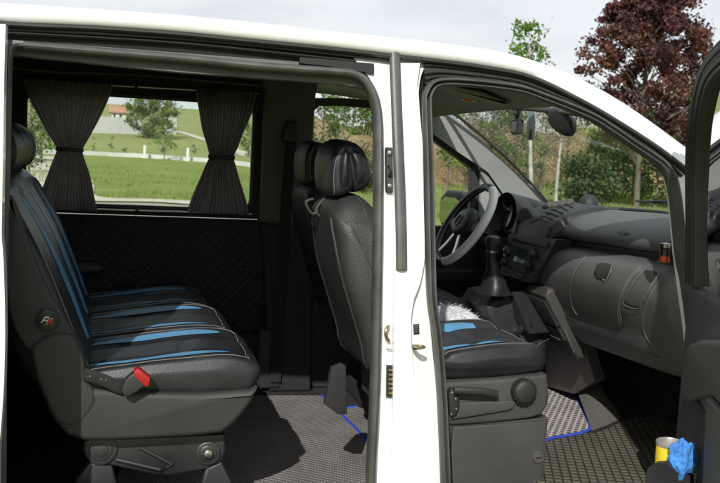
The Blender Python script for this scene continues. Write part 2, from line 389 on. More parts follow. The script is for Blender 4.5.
# front door opening rubbers
INN = [(453, 590), (450, 483), (447.5, 420), (446, 391), (442, 340), (436.5, 300), (435, 260), (434, 209), (432.5, 150), (431, 105), (432, 95), (436, 88.5), (446, 86.5), (470, 87.5), (499, 90.5), (520, 94), (540, 101), (565, 110.5), (590, 121.5), (610, 134), (629.5, 147.5), (647, 159), (659, 168), (666, 178), (669.5, 192), (672, 209), (677, 259), (682, 284), (688, 330), (694, 400), (700, 590)]
def offp(pts, d):
    P = [Vector((u, v)) for u, v in pts]; out = []
    for i, p in enumerate(P):
        t = (P[min(i+1, len(P)-1)]-P[max(i-1, 0)]).normalized(); out.append((p.x+t.y*d, p.y-t.x*d))
    return out
bm = BM(); tube(bm, bpath(offp(INN, 2.6), .030, 5), .0065, .022, 10, (0, 1, 0)); tube(bm, bpath(offp(INN, 7.0), .014, 5), .0062, .02, 10, (0, 1, 0)); obj('door_seal', bm, RUBG, van)
i0 = 9; ia = 23
bm = BM()
OUT = [(424, 60), (440, 62), (470, 66), (510, 72), (530, 77), (552, 86), (579, 100), (600, 111), (619, 123), (640, 137), (659, 149), (676, 163), (690, 174)]
INB = [(426, 84), (438, 80), (470, 81), (505, 85), (527, 90), (548, 98), (571, 106), (593, 116), (612, 129), (632, 142), (650, 155), (664, 166), (674, 178)]
strip(bm, [BS(u, v, .012) for u, v in OUT], [BS(u, v, .018) for u, v in INB], 60, (0, .05, 0), 4, fnb=None)
for d, rr_ in ((.22, .0045), (.55, .005), (.8, .004)):
    tube(bm, bpath([(a[0]+(b[0]-a[0])*d, a[1]+(b[1]-a[1])*d) for a, b in zip(OUT, INB)], .012, 4), rr_, .008, 8, (0, 1, 0))
obj('door_frame_rubber', bm, RUB, van)
# painted hinge-side pillar
bstrip('hinge_pillar', [(668, 163), (673, 172), (677, 188), (680, 205), (684, 250), (689, 290), (696, 340), (702, 420), (708, 590)], [(692, 166), (694, 180), (696, 210), (698, 250), (704, 290), (714, 340), (722, 420), (730, 590)], PAINT, van, 30, .012, .06, 3)

# ------------------------------------------------------------------ interior shell
def TZ(x):
    for a, b in zip(topp, topp[1:]):
        if a.x <= x <= b.x: return a.z+(b.z-a.z)*(x-a.x)/max(1e-6, b.x-a.x)
    return topp[0].z if x < topp[0].x else topp[-1].z
def ceil(x, y): return TZ(x)+.004-.016*(y/.8)**2
bm = BM(); rings = []
YY = [-.78+.0975*k for k in range(17)]
for x in (-2.6, -2, -1.4, -.8, -.35): rings.append([Vector((x, y, ceil(x, y))) for y in YY])
loft(bm, rings, False, False); obj('headliner', bm, HEADD, van)
bm = BM(); rings = []
for x in (-.35, -.15, 0, .1, .2): rings.append([Vector((x, y, ceil(x, y)-.001)) for y in YY])
rings.append([Vector((.27+.05*(1-(y/.8)**2), y, ceil(.28, y)-.012)) for y in YY])
loft(bm, rings, False, False); obj('cab_headliner', bm, HEADL, van)
bm = BM()    # inner header trim over the near doors
for a, b in ((-2.6, .25),): slab(bm, [(-.795, 1.755), (-.77, 1.76), (-.76, 1.80), (-.77, 1.845), (-.80, 1.845)], a, -.25, .01, 'X'); obj('side_trim', bm, HEADD, van)
bm = BM(); box(bm, (-2.62, -.9, .42), (1.0, .86, .50), .004); obj('floor', bm, CARPD, van)
bm = BM(); box(bm, (-.05, -.86, .50), (1.08, .80, .59), .012); obj('cab_floor', bm, CARPD, van)
bm = BM(); box(bm, (-2.66, -.9, .42), (-2.6, .86, 1.86), .004); obj('rear_wall', bm, TRIMD, van)
bm = BM(); box(bm, (-2.62, -.90, .5), (-1.42, -.84, 1.84), .004); obj('rear_side_trim', bm, TRIMD, van)
def rrect(x0, x1, z0, z1, r, n=6):
    out = []
    for cx, cz, a0 in ((x1-r, z1-r, 0), (x0+r, z1-r, 90), (x0+r, z0+r, 180), (x1-r, z0+r, 270)):
        for k in range(n+1): a = rad(a0+90*k/n); out.append(Vector((cx+r*math.cos(a), cz+r*math.sin(a))))
    return out
def ringplate(bm, inner, outer, y0, y1):   # plate with a hole (x,z outlines of equal count)
    f = lambda P, y: [Vector((p.x, y, p.y)) for p in P]
    loft(bm, [f(outer, y0), f(inner, y0), f(inner, y1), f(outer, y1)], True, False, loop=True)
FY = .82
p0, p1 = YP(24, 102, FY), YP(252, 212, FY)
wx0, wx1, wz0, wz1 = p0.x, p1.x, 1.285, 1.755
inner = rrect(wx0, wx1, wz0, wz1, .05); k_ = lambda p: Vector((min(max(p.x, wx0-.0), wx1), p.y))
outer = rrect(wx0-.16, wx1+.07, wz0-.03, wz1+.14, .002)
bm = BM(); ringplate(bm, inner, outer, FY, FY+.06); wf = obj('side_window', bm, TRIMD, van)
bm = BM(); ringplate(bm, rrect(wx0+.012, wx1-.012, wz0+.012, wz1-.012, .045), rrect(wx0-.01, wx1+.01, wz0-.01, wz1+.01, .055), FY+.008, FY+.03); obj('gasket', bm, RUB, wf)
bm = BM(); box(bm, (wx0-.005, FY+.035, wz0-.005), (wx1+.005, FY+.039, wz1+.005), 0); obj('pane', bm, GLASS, wf)
bm = BM(); box(bm, (-2.6, FY, wz0-.03), (wx0-.162, FY+.06, 1.895), .003); box(bm, (-2.6, FY+.002, .5), (-1.9, FY+.06, wz0-.032), .003); obj('rear_side_trim', bm, TRIMD, van)
q0, q1 = YP(268, 216, FY), YP(267, 333, FY)
bm = BM(); slab(bm, [(-1.9, q1.z), (q1.x, q1.z), (q0.x, q0.z-.01), (q0.x-.02, wz0-.035), (-1.9, wz0-.035)], FY-.02, FY+.05, .012); qp = obj('quilted_panel', bm, QUILT, van)
tb = bvh_of(qp); bm = BM()
sx = -1.25
dd = .0393
for i in range(-4, 24):
    for j in range(0, 22):
        x = -1.30+dd*i+(j % 2)*dd/2; z = q1.z+.03+dd/2*j*1.0
        if x < q0.x-.02 and z < wz0-.05:
            a = Vector((x-.006, FY-.0225, z-.006)); tube(bm, [a, a+Vector((.008, 0, .008))], .0008, n=4)
obj('stitching', bm, BLUEC, qp)
bm = BM(); box(bm, (-1.9, FY-.012, .5), (q1.x+.004, FY+.05, q1.z-.004), .01); obj('lower_trim', bm, TRIMD, van)
bm = BM(); slab(bm, [(-1.42, 1.0), (-1.14, 1.01), (-1.10, 1.035), (-1.12, 1.06), (-1.42, 1.075)], FY-.10, FY-.018, .02); obj('armrest', bm, PLASTD, van)
# far B-pillar trim: brown upper, dark lower; seat belt and guide
b0, b1 = YP(264, 90, FY).x, YP(312, 130, FY).x
bm = BM(); slab(bm, [(wx1+.03, wz0-.04), (b1-.03, wz0-.05), (b1-.005, wz0+.1), (b1, 1.80), (b1+.01, 1.89), (wx1+.0, 1.89), (wx1+.028, 1.80)], FY-.055, FY+.05, .015); bp_ = obj('b_pillar_trim', bm, TRIMM, van)
bm = BM(); slab(bm, [(q1.x+.01, .5), (b1+.04, .5), (b1+.02, 1.0), (b1-.025, wz0-.055), (wx1+.035, wz0-.045)], FY-.06, FY+.05, .015); obj('b_pillar_lower_trim', bm, TRIMD, van)
bm = BM(); box(bm, (b0+.015, FY-.07, .52), (b0+.115, FY-.055, .78), .006); obj('vent_cover', bm, PLASTD, van)
bm = BM(); a = YP(291, 128, FY-.075); slab(bm, [(a.x-.035, a.z-.06), (a.x+.035, a.z-.06), (a.x+.04, a.z-.02), (a.x+.022, a.z+.03), (a.x-.018, a.z+.03), (a.x-.036, a.z-.02)], FY-.09, FY-.05, .01); bg = obj('belt_guide', bm, PLASTD, van)
bm = BM(); tube(bm, cat([Vector((a.x, FY-.085, a.z-.04)), Vector((a.x-.01, FY-.08, 1.2)), Vector((a.x-.02, FY-.085, .8)), Vector((a.x-.02, FY-.08, .55))], 6), .024, .0015, 8, (0, 1, 0)); obj('belt_webbing', bm, CARPD, bg)
# far front door: lower panel, divider, sash, pane, armrest
b2 = b1+.012
def pz(u, v): p = YP(u, v, FY); return (p.x, p.z)
fo = [(b2, wz0-.05), (b2, 1.80)]
bm = BM()
sash = [Vector(pz(*q)) for q in ((471, 168), (471, 226), (400, 226), (315, 222), (312.5, 170), (313, 106), (345, 106), (380, 109), (410, 117), (432, 139.5), (450, 153))]
sash = resample(sash, 44, True); oc = [Vector((s.x, s.y)) for s in sash]; outr = [o for o in inset(oc, -.035)]
ringplate(bm, sash, outr, FY, FY+.04); fd = obj('far_front_door', bm, RUB, van)
bm = BM(); f = [Vector((p.x, FY+.02, p.y)) for p in inset(oc, -.006)]; bm.faces.new([bm.verts.new(p) for p in f]); obj('pane', bm, GLASS, fd)
bm = BM(); box(bm, (b2, FY-.01, .5), (.95, FY+.05, min(p.y for p in sash)-.02), .01); slab(bm, [(b2, 1.0), (.5, 1.0), (.55, 1.06), (b2, 1.05)], FY-.08, FY, .02); obj('door_card', bm, TRIMD, fd)
s0 = pz(471, 166); s1 = pz(480, 172); s2 = pz(489, 205)
bm = BM(); slab(bm, [(s0[0]+.005, s0[1]-.2), (s0[0]+.005, s0[1]+.02), (s1[0]+.01, s1[1]-.01), (s1[0]+.05, s1[1]-.2)], FY-.01, FY+.03, .006); obj('divider', bm, PLASTD, fd)
bm = BM(); slab(bm, [pz(478, 166), pz(489, 164), pz(497, 174), pz(500, 192), pz(503, 226), pz(476, 226)], FY-.04, FY-.013, .01); obj('sail_trim', bm, TRIML, fd)
# A-pillar trims (far one seen) and windshield
for s in (1,):
    bm = BM(); sz = 0 if s > 0 else -.06; U_ = [(430, 98), (446, 109.5), (480, 139), (515, 171.5), (551, 205), (575, 226)]; L_ = [(418, 118), (432, 133), (458, 152), (488, 172), (506, 198), (520, 226)]
    strip(bm, [(lambda p: Vector((p.x, p.y*s-(.075 if s < 0 else 0), p.z+sz)))(YP(u, v, .745)) for u, v in U_], [(lambda p: Vector((p.x, p.y*s-(.09 if s < 0 else 0), p.z+sz)))(YP(u, v, .755)) for u, v in L_], 30, (.0, s*.03, .01), 4)
    obj('a_pillar_trim', bm, TRIML, van)
HT = lambda s: Vector((.315+.07*(1-s*s), .70*s, 1.748+.043*s+.012*(1-s*s))); HB = lambda s: Vector((.88+.17*(1-s*s), .73*s, 1.362+.03*(1-s*s)))
bm = BM(); rows = []
for i in range(13):
    s = -1+i/6; rows.append([HT(s).lerp(HB(s), k/8)+Vector((.015, 0, .018))*math.sin(math.pi*k/8) for k in range(9)])
loft(bm, rows, False, False); ws = obj('windshield', bm, WGLASS, van)
bm = BM(); e = rows[-1]; tube(bm, [p+Vector((-.006, -.004, 0)) for p in e], .007, n=8); tube(bm, [p+Vector((-.006, .004, 0)) for p in rows[0]], .007, n=8); tube(bm, [HT(-1+i/10) for i in range(21)], .008, n=8); tube(bm, [HB(-1+i/10) for i in range(21)], .008, n=8); obj('gasket', bm, RUB, ws)
bm = BM(); w0 = Vector((.93, .28, 1.418)); w1 = Vector((1.03, -.62, 1.415))
tube(bm, cat([(1.08, -.6, 1.40), (1.09, -.25, 1.432), (1.09, .0, 1.444), (1.05, .2, 1.43)], 6), .004, n=8); tube(bm, cat([(1.06, -.45, 1.415), (1.07, -.2, 1.424), (1.075, .05, 1.43), (1.05, .3, 1.425)], 6), .004, .005, 8)
obj('wiper', bm, RUB, van)
# cowl between windshield and hood
bm = BM(); strip(bm, [HB(-1+i/10)+Vector((.01, 0, -.03)) for i in range(21)], [HB(-1+i/10)+Vector((.14, 0, -.02)) for i in range(21)], 21, (0, 0, -.02), 2); obj('cowl', bm, PLASTD, van)
# roof console; the amber of its lamp lens stands in for an orange reflection
bm = BM(); slab(bm, [(-.05, 1.825), (.0, 1.79), (.08, 1.775), (.18, 1.76), (.24, 1.752), (.26, 1.765), (.15, 1.80)], -.16, .20, .015); rc = obj('roof_console', bm, HEADL, van)
a = YP(469, 97.5, -.1); bm = BM(); lathe(bm, [(.001, -.012), (.02, -.011), (.03, -.004), (.03, .006)], (.121, -.11, 1.776), (.0, 0, 1)); obj('lamp_lens', bm, AMB, rc)
# exterior mirror on the far side
c = YP(449, 208, 1.02)
bm = BM(); slab(bm, [(c.y-.115+dx, c.z+dz) for dx, dz in ((0, -.02), (.01, -.085), (.06, -.105), (.17, -.10), (.20, -.05), (.195, .045), (.15, .085), (.05, .08), (.005, .05))], c.x, c.x+.10, .02, 'X'); em = obj('wing_mirror', bm, PLASTD, van)
bm = BM(); P = [Vector((c.x-.004, c.y-.10+dx, c.z+dz)) for dx, dz in ((.008, -.018), (.018, -.066), (.055, -.078), (.15, -.074), (.168, -.04), (.164, .028), (.13, .054), (.05, .052), (.014, .034))]
bm.faces.new([bm.verts.new(p) for p in P]); obj('mirror_glass', bm, MIRR, em)
for o_ in (em, em.children[0]): o_.data.transform(Matrix.Translation(c)@Matrix.Rotation(rad(19), 4, 'Z')@Matrix.Translation(-c))

# ------------------------------------------------------------------ the open front door
TH = rad(68); HP = Vector((.470, -.965, 0)); DD = Vector((-math.cos(TH), -math.sin(TH), 0)); DN = Vector((-math.sin(TH), math.cos(TH), 0))
def DP(u, v, off=0):
    d = ray(u, v); q = HP+DN*off; return CAM+d*((q-CAM).dot(DN)/d.dot(DN))
def dl(t, z, off=0): p = HP+DD*t+DN*off; return Vector((p.x, p.y, z))
# frame outline in door coordinates (t along the door from its hinge, z up)
fo_ = [(.0, 1.26), (-.006, 1.40), (.0, 1.54), (.032, 1.648), (.118, 1.751), (.239, 1.824), (.417, 1.862), (.60, 1.872), (.85, 1.865), (.94, 1.81), (.97, 1.26)]
fi_ = [(.11, 1.26), (.105, 1.39), (.118, 1.54), (.15, 1.634), (.205, 1.71), (.325, 1.782), (.58, 1.81), (.82, 1.805), (.87, 1.77), (.90, 1.26)]
bm = BM()
O = cat([dl(t, z) for t, z in fo_], 4); I = cat([dl(t, z) for t, z in fi_], 4)
tl_ = lambda p: p+DN*(.5*(yb(p.z)+.95))
O = [tl_(p) for p in O]; I = [tl_(p) for p in I]
loft(bm, [[o-DN*.05, o.lerp(i, .35)-DN*.05, o.lerp(i, .5)-DN*.014, o-DN*.014] for o, i in zip(O, I)], True, True)
od = obj('front_door', bm, PAINT, van)
bm = BM(); O2 = cat([dl(t+.004, z) for t, z in fo_], 4)
for k, r_, dn in ((.12, .006, .0), (.30, .008, .003), (.48, .006, .0), (.70, .008, .003), (.94, .007, .0)): tube(bm, [o.lerp(i, k)+DN*dn for o, i in zip(O, I)], r_, .011, 8, DN)
loft(bm, [[o.lerp(i, .06)-DN*.012, i-DN*.012, i-DN*.002, o.lerp(i, .06)-DN*.002] for o, i in zip(O, I)], True, True)
obj('window_frame', bm, RUB, od)
bm = BM(); P = [i-DN*.010 for i in I]; bm.faces.new([bm.verts.new(p) for p in P]); obj('pane', bm, DGLASS, od)
def dslab(bm, prof, o0, o1, r, fn=None):     # profile in (t, z), thickness along the door normal
    tmp = BM(); slab(tmp, prof, o0, o1, r, 'Y', 4, 2, fn)
    for v in tmp.verts: v.co = dl(v.co.x, v.co.z, v.co.y)
    me = bpy.data.meshes.new('t'); tmp.to_mesh(me); tmp.free(); bm.from_mesh(me); bpy.data.meshes.remove(me)
bm = BM(); dslab(bm, [(-.0, .36), (.97, .36), (.97, 1.255), (-.0, 1.255)], -.10, -.05, .01); obj('outer_skin', bm, PAINT, od)
bm = BM(); dslab(bm, [(.02, .42), (.94, .42), (.95, 1.18), (.93, 1.262), (.10, 1.262), (.04, 1.255), (.015, 1.22)], -.055, .006, .02); obj('door_card', bm, SHELL, od, 30)
bm = BM(); dslab(bm, [(.14, .99), (.145, 1.08), (.19, 1.125), (.31, 1.16), (.5, 1.195), (.93, 1.20), (.93, 1.05), (.42, 1.05), (.2, .975)], -.03, .032, .02); obj('armrest', bm, SHELL, od, 30)
bm = BM(); dslab(bm, [(.47, .45), (.93, .45), (.93, 1.045), (.42, 1.045), (.455, .86)], -.03, .034, .015); obj('speaker_panel', bm, SHELL, od, 30)
bm = BM(); dslab(bm, [(.065, .50), (.46, .50), (.46, .86), (.42, .97), (.2, 1.0), (.09, .95), (.062, .86)], -.02, .012, .008); obj('speaker_recess', bm, PLASTD, od, 30)
# ================================================================== SEATS
def xz(u, v, y): p = YP(u, v, y); return (p.x, p.z)
def drape(bv, pts2, dirv, n=None, off=.003, start=None):   # drop points onto a surface along dirv
    out = []
    for p in pts2:
        l, nn, i, d = bv.ray_cast(Vector(p)-Vector(dirv)*.4, Vector(dirv).normalized())
        if l is not None:
            if nn.dot(Vector(dirv)) > 0: nn = -nn
            out.append(l+nn*off)
        else: out.append(None)
    return out
def band(bm, rows):      # sheet from rows of points, skipping misses
    g = [[bm.verts.new(p) if p is not None else None for p in r] for r in rows]
    for a, b in zip(g, g[1:]):
        for i in range(len(a)-1):
            q = (a[i], a[i+1], b[i+1], b[i])
            if all(q): bm.faces.new(q)
def stripe(name, bv, path, wfun, side, dirv, par, mat, m=5):   # leather stripe following a path on a cushion
    P = resample(path, 26); rows = []
    for k, p in enumerate(P):
        w = wfun(k/(len(P)-1)); rows.append(drape(bv, [p+Vector(side)*w*(j/m-.5) for j in range(m+1)], dirv, off=.0022))
    bm = BM(); band(bm, rows); return obj(name, bm, mat, par)
def seam(bm, bv, path, dirv, r=.0009, off=.0006, n=60, dx=0):
    q = [p for p in drape(bv, [p+Vector((dx, 0, 0)) for p in resample(path, n)], dirv, off=off) if p is not None]
    if len(q) > 2: tube(bm, q, r, n=5)

bench = empty('bench_seat', (-.9, 0, .5), 'three place black leather rear bench with blue stripes standing behind the curtained window side', 'bench seat')
bench['label'] = 'three-place black leather rear bench with blue cushion stripes and red buckle'
W_ = .43
for si in range(3):
    cy_ = -.47+W_*si; a_, b_ = cy_-.212, cy_+.212
    # cushion
    prof = cat([(-1.16, .885), (-.9, .868), (-.72, .868), (-.665, .893), (-.640, .93), (-.646, .957), (-.70, .982), (-.80, .986), (-.95, .968), (-1.12, .945), (-1.17, .93)], 7, True)
    def fc(x, y, z, t):
        if z > .925:
            k = min(1, (z-.925)/.03); z += k*(.014*abs(t)**3 - .012*math.exp(-((abs(t)-.44)/.04)**2) - .010*math.exp(-((x+.835-.012*t)/.014)**2)*max(0, 1-(abs(t)/.42)**4) - .004)
            z += k*.003*noise.noise((x*9, y*9, si))
        x += .01*(1-t*t)*(x > -.75); x -= .024+.022*si; return (x, y, z)
    bm = BM(); slab(bm, [(p.x, p.y) for p in prof], a_, b_, .03, 'Y', 5, 15, fc, 0, True, .008); cu = obj('cushion', bm, LEATH, bench, 60)
    bv = bvh_of(cu); dn = Vector((0, 0, -1))
    for sd_ in (-1, 1):
        path = [p-Vector((.024+.022*si, 0, 0)) for p in cat([(-1.13, cy_+sd_*.132, .98), (-.98, cy_+sd_*.139, .98), (-.82, cy_+sd_*.142, .98), (-.72, cy_+sd_*.142, .98)], 6)]
        stripe('stripe', bv, path, lambda t: .004+.050*min(1, t/.45)**.7*math.sqrt(max(.02, 1-(max(0, t-.72)/.285)**2)), (0, 1, 0), dn, cu, LEATHB)
    bm = BM()
    for sd_ in (-1, 1):
        seam(bm, bv, cat([(-1.14, cy_+sd_*.192, .98), (-.95, cy_+sd_*.194, .98), (-.72, cy_+sd_*.192, .98), (-.668, cy_+sd_*.175, .98)], 6), dn, dx=-(.024+.022*si))
    seam(bm, bv, [(-.668, cy_-.175, .98), (-.664, cy_, .98), (-.668, cy_+.175, .98)], dn, dx=-(.024+.022*si)); obj('stitching', bm, THREAD, cu)
    # backrest
    prof = cat([(-1.105, .93), (-1.118, 1.0), (-1.150, 1.12), (-1.195, 1.27), (-1.245, 1.39), (-1.275, 1.445), (-1.315, 1.465), (-1.35, 1.44), (-1.355, 1.36), (-1.335, 1.22), (-1.30, 1.06), (-1.255, .93), (-1.19, .90)], 7, True)
    def fb(x, y, z, t):
        fr = (-1.105-(z-.93)*.30); 
        if x > fr-.07 and .95 < z < 1.43: x += .020*abs(t)**3-.010*math.exp(-((abs(t)-.55)/.05)**2)-.004
        k = max(0, (z-1.25)/.22); y = cy_+(y-cy_)*(1-.10*k*k); x -= .02+.018*si+.055*(z-.93)/.5; z -= .02*(z-.93)/.5; return (x, y, z)
    bm = BM(); slab(bm, [(p.x, p.y) for p in prof], a_, b_, .04, 'Y', 5, 15, fb, 0, False, .008); br = obj('backrest', bm, LEATH, bench, 60)
    bv = bvh_of(br); dv = Vector((-1, 0, -.3))
    for sd_ in (1,):
        stripe('stripe', bv, cat([(-1.08, cy_+sd_*.125, .99), (-1.10, cy_+sd_*.132, 1.15), (-1.16, cy_+sd_*.128, 1.30), (-1.22, cy_+sd_*.112, 1.42)], 6), lambda t: .016+.024*math.sin(math.pi*min(1, .15+.8*t)), (0, 1, 0), dv, br, LEATHB)
    bm = BM()
    for sd_ in (-1, 1): seam(bm, bv, cat([(-1.08, cy_+sd_*.193, .96), (-1.12, cy_+sd_*.193, 1.15), (-1.18, cy_+sd_*.187, 1.32), (-1.24, cy_+sd_*.175, 1.43)], 6), dv)
    obj('stitching', bm, THREAD, br)
    # headrest
    prof = cat([(-1.285, 1.475), (-1.255, 1.50), (-1.243, 1.555), (-1.262, 1.605), (-1.305, 1.632), (-1.345, 1.615), (-1.36, 1.56), (-1.345, 1.50), (-1.315, 1.475)], 6, True)
    bm = BM(); slab(bm, [(p.x, p.y) for p in prof], cy_-.135, cy_+.135, .045, 'Y', 6, 6, lambda x, y, z, t: (x+.012*t*t-.085-.02*si, y, z-.012*t*t-.022), 0, False, .014); hr = obj('headrest', bm, LEATH, bench, 60)
    objs('post', [lambda b, s_=s_: tube(b, [(-1.39-.02*si, cy_+s_*.065, 1.39), (-1.39-.02*si, cy_+s_*.065, 1.48)], .006, n=8) for s_ in (-1, 1)], METAL, hr)
YS = -.70
prof = [xz(*q, YS) for q in ((30, 352), (38, 341), (52, 334), (68, 333), (78, 341), (83, 358), (86, 378), (97, 388), (130, 393), (180, 395), (225, 395), (250, 391), (258, 388), (252, 402), (243, 414), (234, 424), (222, 433.5), (190, 437), (150, 439), (110, 441), (84, 441), (66, 435), (52, 418), (40, 392))]
pc = cat([(a, b, 0) for a, b in prof], 4, True)
lo_ = [xz(*q, YS) for q in ((40, 392), (70, 386), (100, 389), (140, 392.5), (200, 394), (250, 391), (258, 388), (252, 402), (243, 414), (234, 424), (222, 433.5), (190, 437), (150, 439), (110, 441), (84, 441), (66, 435), (52, 418))]
up_ = [xz(*q, YS) for q in ((30, 352), (38, 341), (52, 334), (68, 333), (78, 341), (84, 358), (88, 378), (98, 400), (80, 425), (60, 425), (50, 412), (38, 385))]
bm = BM(); slab(bm, [(a, b) for a, b in lo_], -.705, .61, .016, 'Y', 4, 2); slab(bm, [(p.x, p.y) for p in cat([(a, b, 0) for a, b in up_], 4, True)], -.708, -.64, .016, 'Y', 4, 1); sh = obj('base_shell', bm, BSHELL, bench, 50)
# recliner cover on the near side of the backrest with the round badge
prof = [xz(*q, YS+.012) for q in ((29, 352), (10, 320), (4, 270), (3, 215), (9, 196), (15, 202), (24, 226), (36, 260), (50, 292), (66, 318), (80, 345), (82, 360), (60, 372))]
bm = BM(); slab(bm, [(p.x, p.y) for p in cat([(a, b, 0) for a, b in prof], 4, True)], -.695, -.66, .012, 'Y', 4, 1); rc_ = obj('recliner_cover', bm, M('seat_side_fabric', (.030, .030, .031), .6, bump=.5, bscale=400), bench, 50)
bc = YP(47.5, 320, -.699); bm = BM(); disc(bm, bc+Vector((0, .003, 0)), (0, -1, 0), .0285, .008, 28); bdg = obj('badge', bm, M('badge_black', (.012, .014, .016), .2), rc_)
def flat(par, name, polys, mat, c, s, y):
    bm = BM()
    for P in polys: 
        vs = [bm.verts.new((c.x+px*s, y, c.z+pz*s)) for px, pz in P]; f = bm.faces.new(vs)
        e = bmesh.ops.extrude_face_region(bm, geom=[f]); bmesh.ops.translate(bm, vec=(0, -.0008, 0), verts=[v for v in e['geom'] if isinstance(v, bmesh.types.BMVert)])
    return obj(name, bm, mat, par)
yb_ = bc.y-.0047
flat(bdg, 'letter', [[(-.75, -.30), (-.30, .45), (.25, .45), (.18, .30), (-.22, .30), (-.38, .05), (.05, .05), (.0, -.06), (-.45, -.06), (-.62, -.30)]], M('badge_white', (.6, .6, .58), .4), bc, .021, yb_)
flat(bdg, 'letter', [[(-.10, -.55), (.22, .18), (.62, .18), (.78, .05), (.72, -.14), (.48, -.24), (.80, -.55), (.52, -.55), (.26, -.28), (.20, -.28), (.08, -.55)]], RED, bc, .021, yb_)
flat(bdg, 'letter_edge', [[(-.22, -.55), (-.16, -.55), (.20, .26), (.14, .26)], [(.14, .26), (.16, .2), (.70, .2), (.68, .26)]], M('badge_white', (.6, .6, .58), .4), bc, .021, yb_-.0003)
bm = BM(); lathe(bm, [(.0285, 0), (.030, .004), (.0285, .0075), (.0265, .0078)], bc+Vector((0, .002, 0)), (0, -1, 0), 32, cap=False); obj('rim', bm, PLASTD, bdg)
# buckle on a stiff strap
bm = BM(); S0 = cat([YP(84, 374, -.715), YP(92, 376.5, -.722), YP(104, 380, -.724), YP(116, 386, -.722), YP(124, 389, -.718)], 6); tube(bm, S0, .016, .004, 10, (0, 1, 0)); bs = obj('buckle_strap', bm, CARPD, bench)
objs('rivet', [lambda b, q=q: disc(b, YP(*q, -.726), (0, -1, 0), .0024, .003, 10) for q in ((90, 376), (101, 379), (106, 380))], METAL, bs)
pf = [xz(*q, -.725) for q in ((120.5, 388), (126, 377), (136, 368.5), (141, 371), (149, 377.5), (147.5, 383), (138, 390), (128, 396), (123, 394))]
bm = BM(); slab(bm, pf, -.745, -.712, .007, 'Y', 3, 1); bu = obj('buckle', bm, PLASTD, bench)
pf = [xz(*q, -.73) for q in ((133.5, 370), (138, 366.8), (150, 376.5), (149, 384), (145.5, 385.5), (134.5, 374.5))]
bm = BM(); slab(bm, pf, -.7475, -.7105, .003, 'Y', 2, 1); obj('release_button', bm, RED, bu)
# seat feet
for y in (-.64, .50):
    yo = YP(100, 450, -.64).y-y
    P = lambda u, v: (lambda q: (q.x, q.z))(YP(u, v, -.64))
    bm = BM(); slab(bm, [P(*q) for q in ((84, 440), (225, 434), (226, 452), (220, 464), (206, 470), (168, 476), (150, 474), (112, 466), (90, 462), (82, 450))], y, y+.035, .008); ft = obj('foot_bracket', bm, METALD, bench, 40)
    bm = BM()
    objs('foot', [lambda b: slab(b, [P(*q) for q in ((90, 462), (112, 466), (120, 500), (85, 520), (64, 520), (76, 480))], y+.004, y+.05, .01), lambda b: slab(b, [P(*q) for q in ((206, 468), (222, 462), (240, 500), (250, 520), (195, 520), (200, 490))], y+.004, y+.05, .01)], METALD, bench, 40)
    for c0_, r_ in (((101, 449), .043), ((208, 453), .034)):
        bm = BM()
        q = YP(*c0_, -.64); q.y = y
        for k in (1, .72, .45): disc(bm, q+Vector((0, .004-.004*(1-k)*3, 0)), (0, -1, 0), r_*k, .012, 24)
        obj('pivot_cover', bm, METALD, ft)
    bm = BM(); q = YP(208, 453, -.64); q.y = y-.014; disc(bm, q, (0, -1, 0), .013, .006, 6); obj('bolt', bm, METAL, ft)
    bm = BM(); tube(bm, [Vector((P(116, 459)[0], y-.004, P(116, 459)[1])), Vector((P(160, 469)[0], y-.006, P(160, 469)[1])), Vector((P(172, 464)[0], y-.004, P(172, 464)[1])), Vector((P(140, 447)[0], y-.004, P(140, 447)[1]))], .006, n=8); obj('rib', bm, METALD, ft)
    bm = BM(); box(bm, (-1.3, y-.02, .498), (-.60, y+.06, .512), .003); obj('floor_rail', bm, METALD, bench)

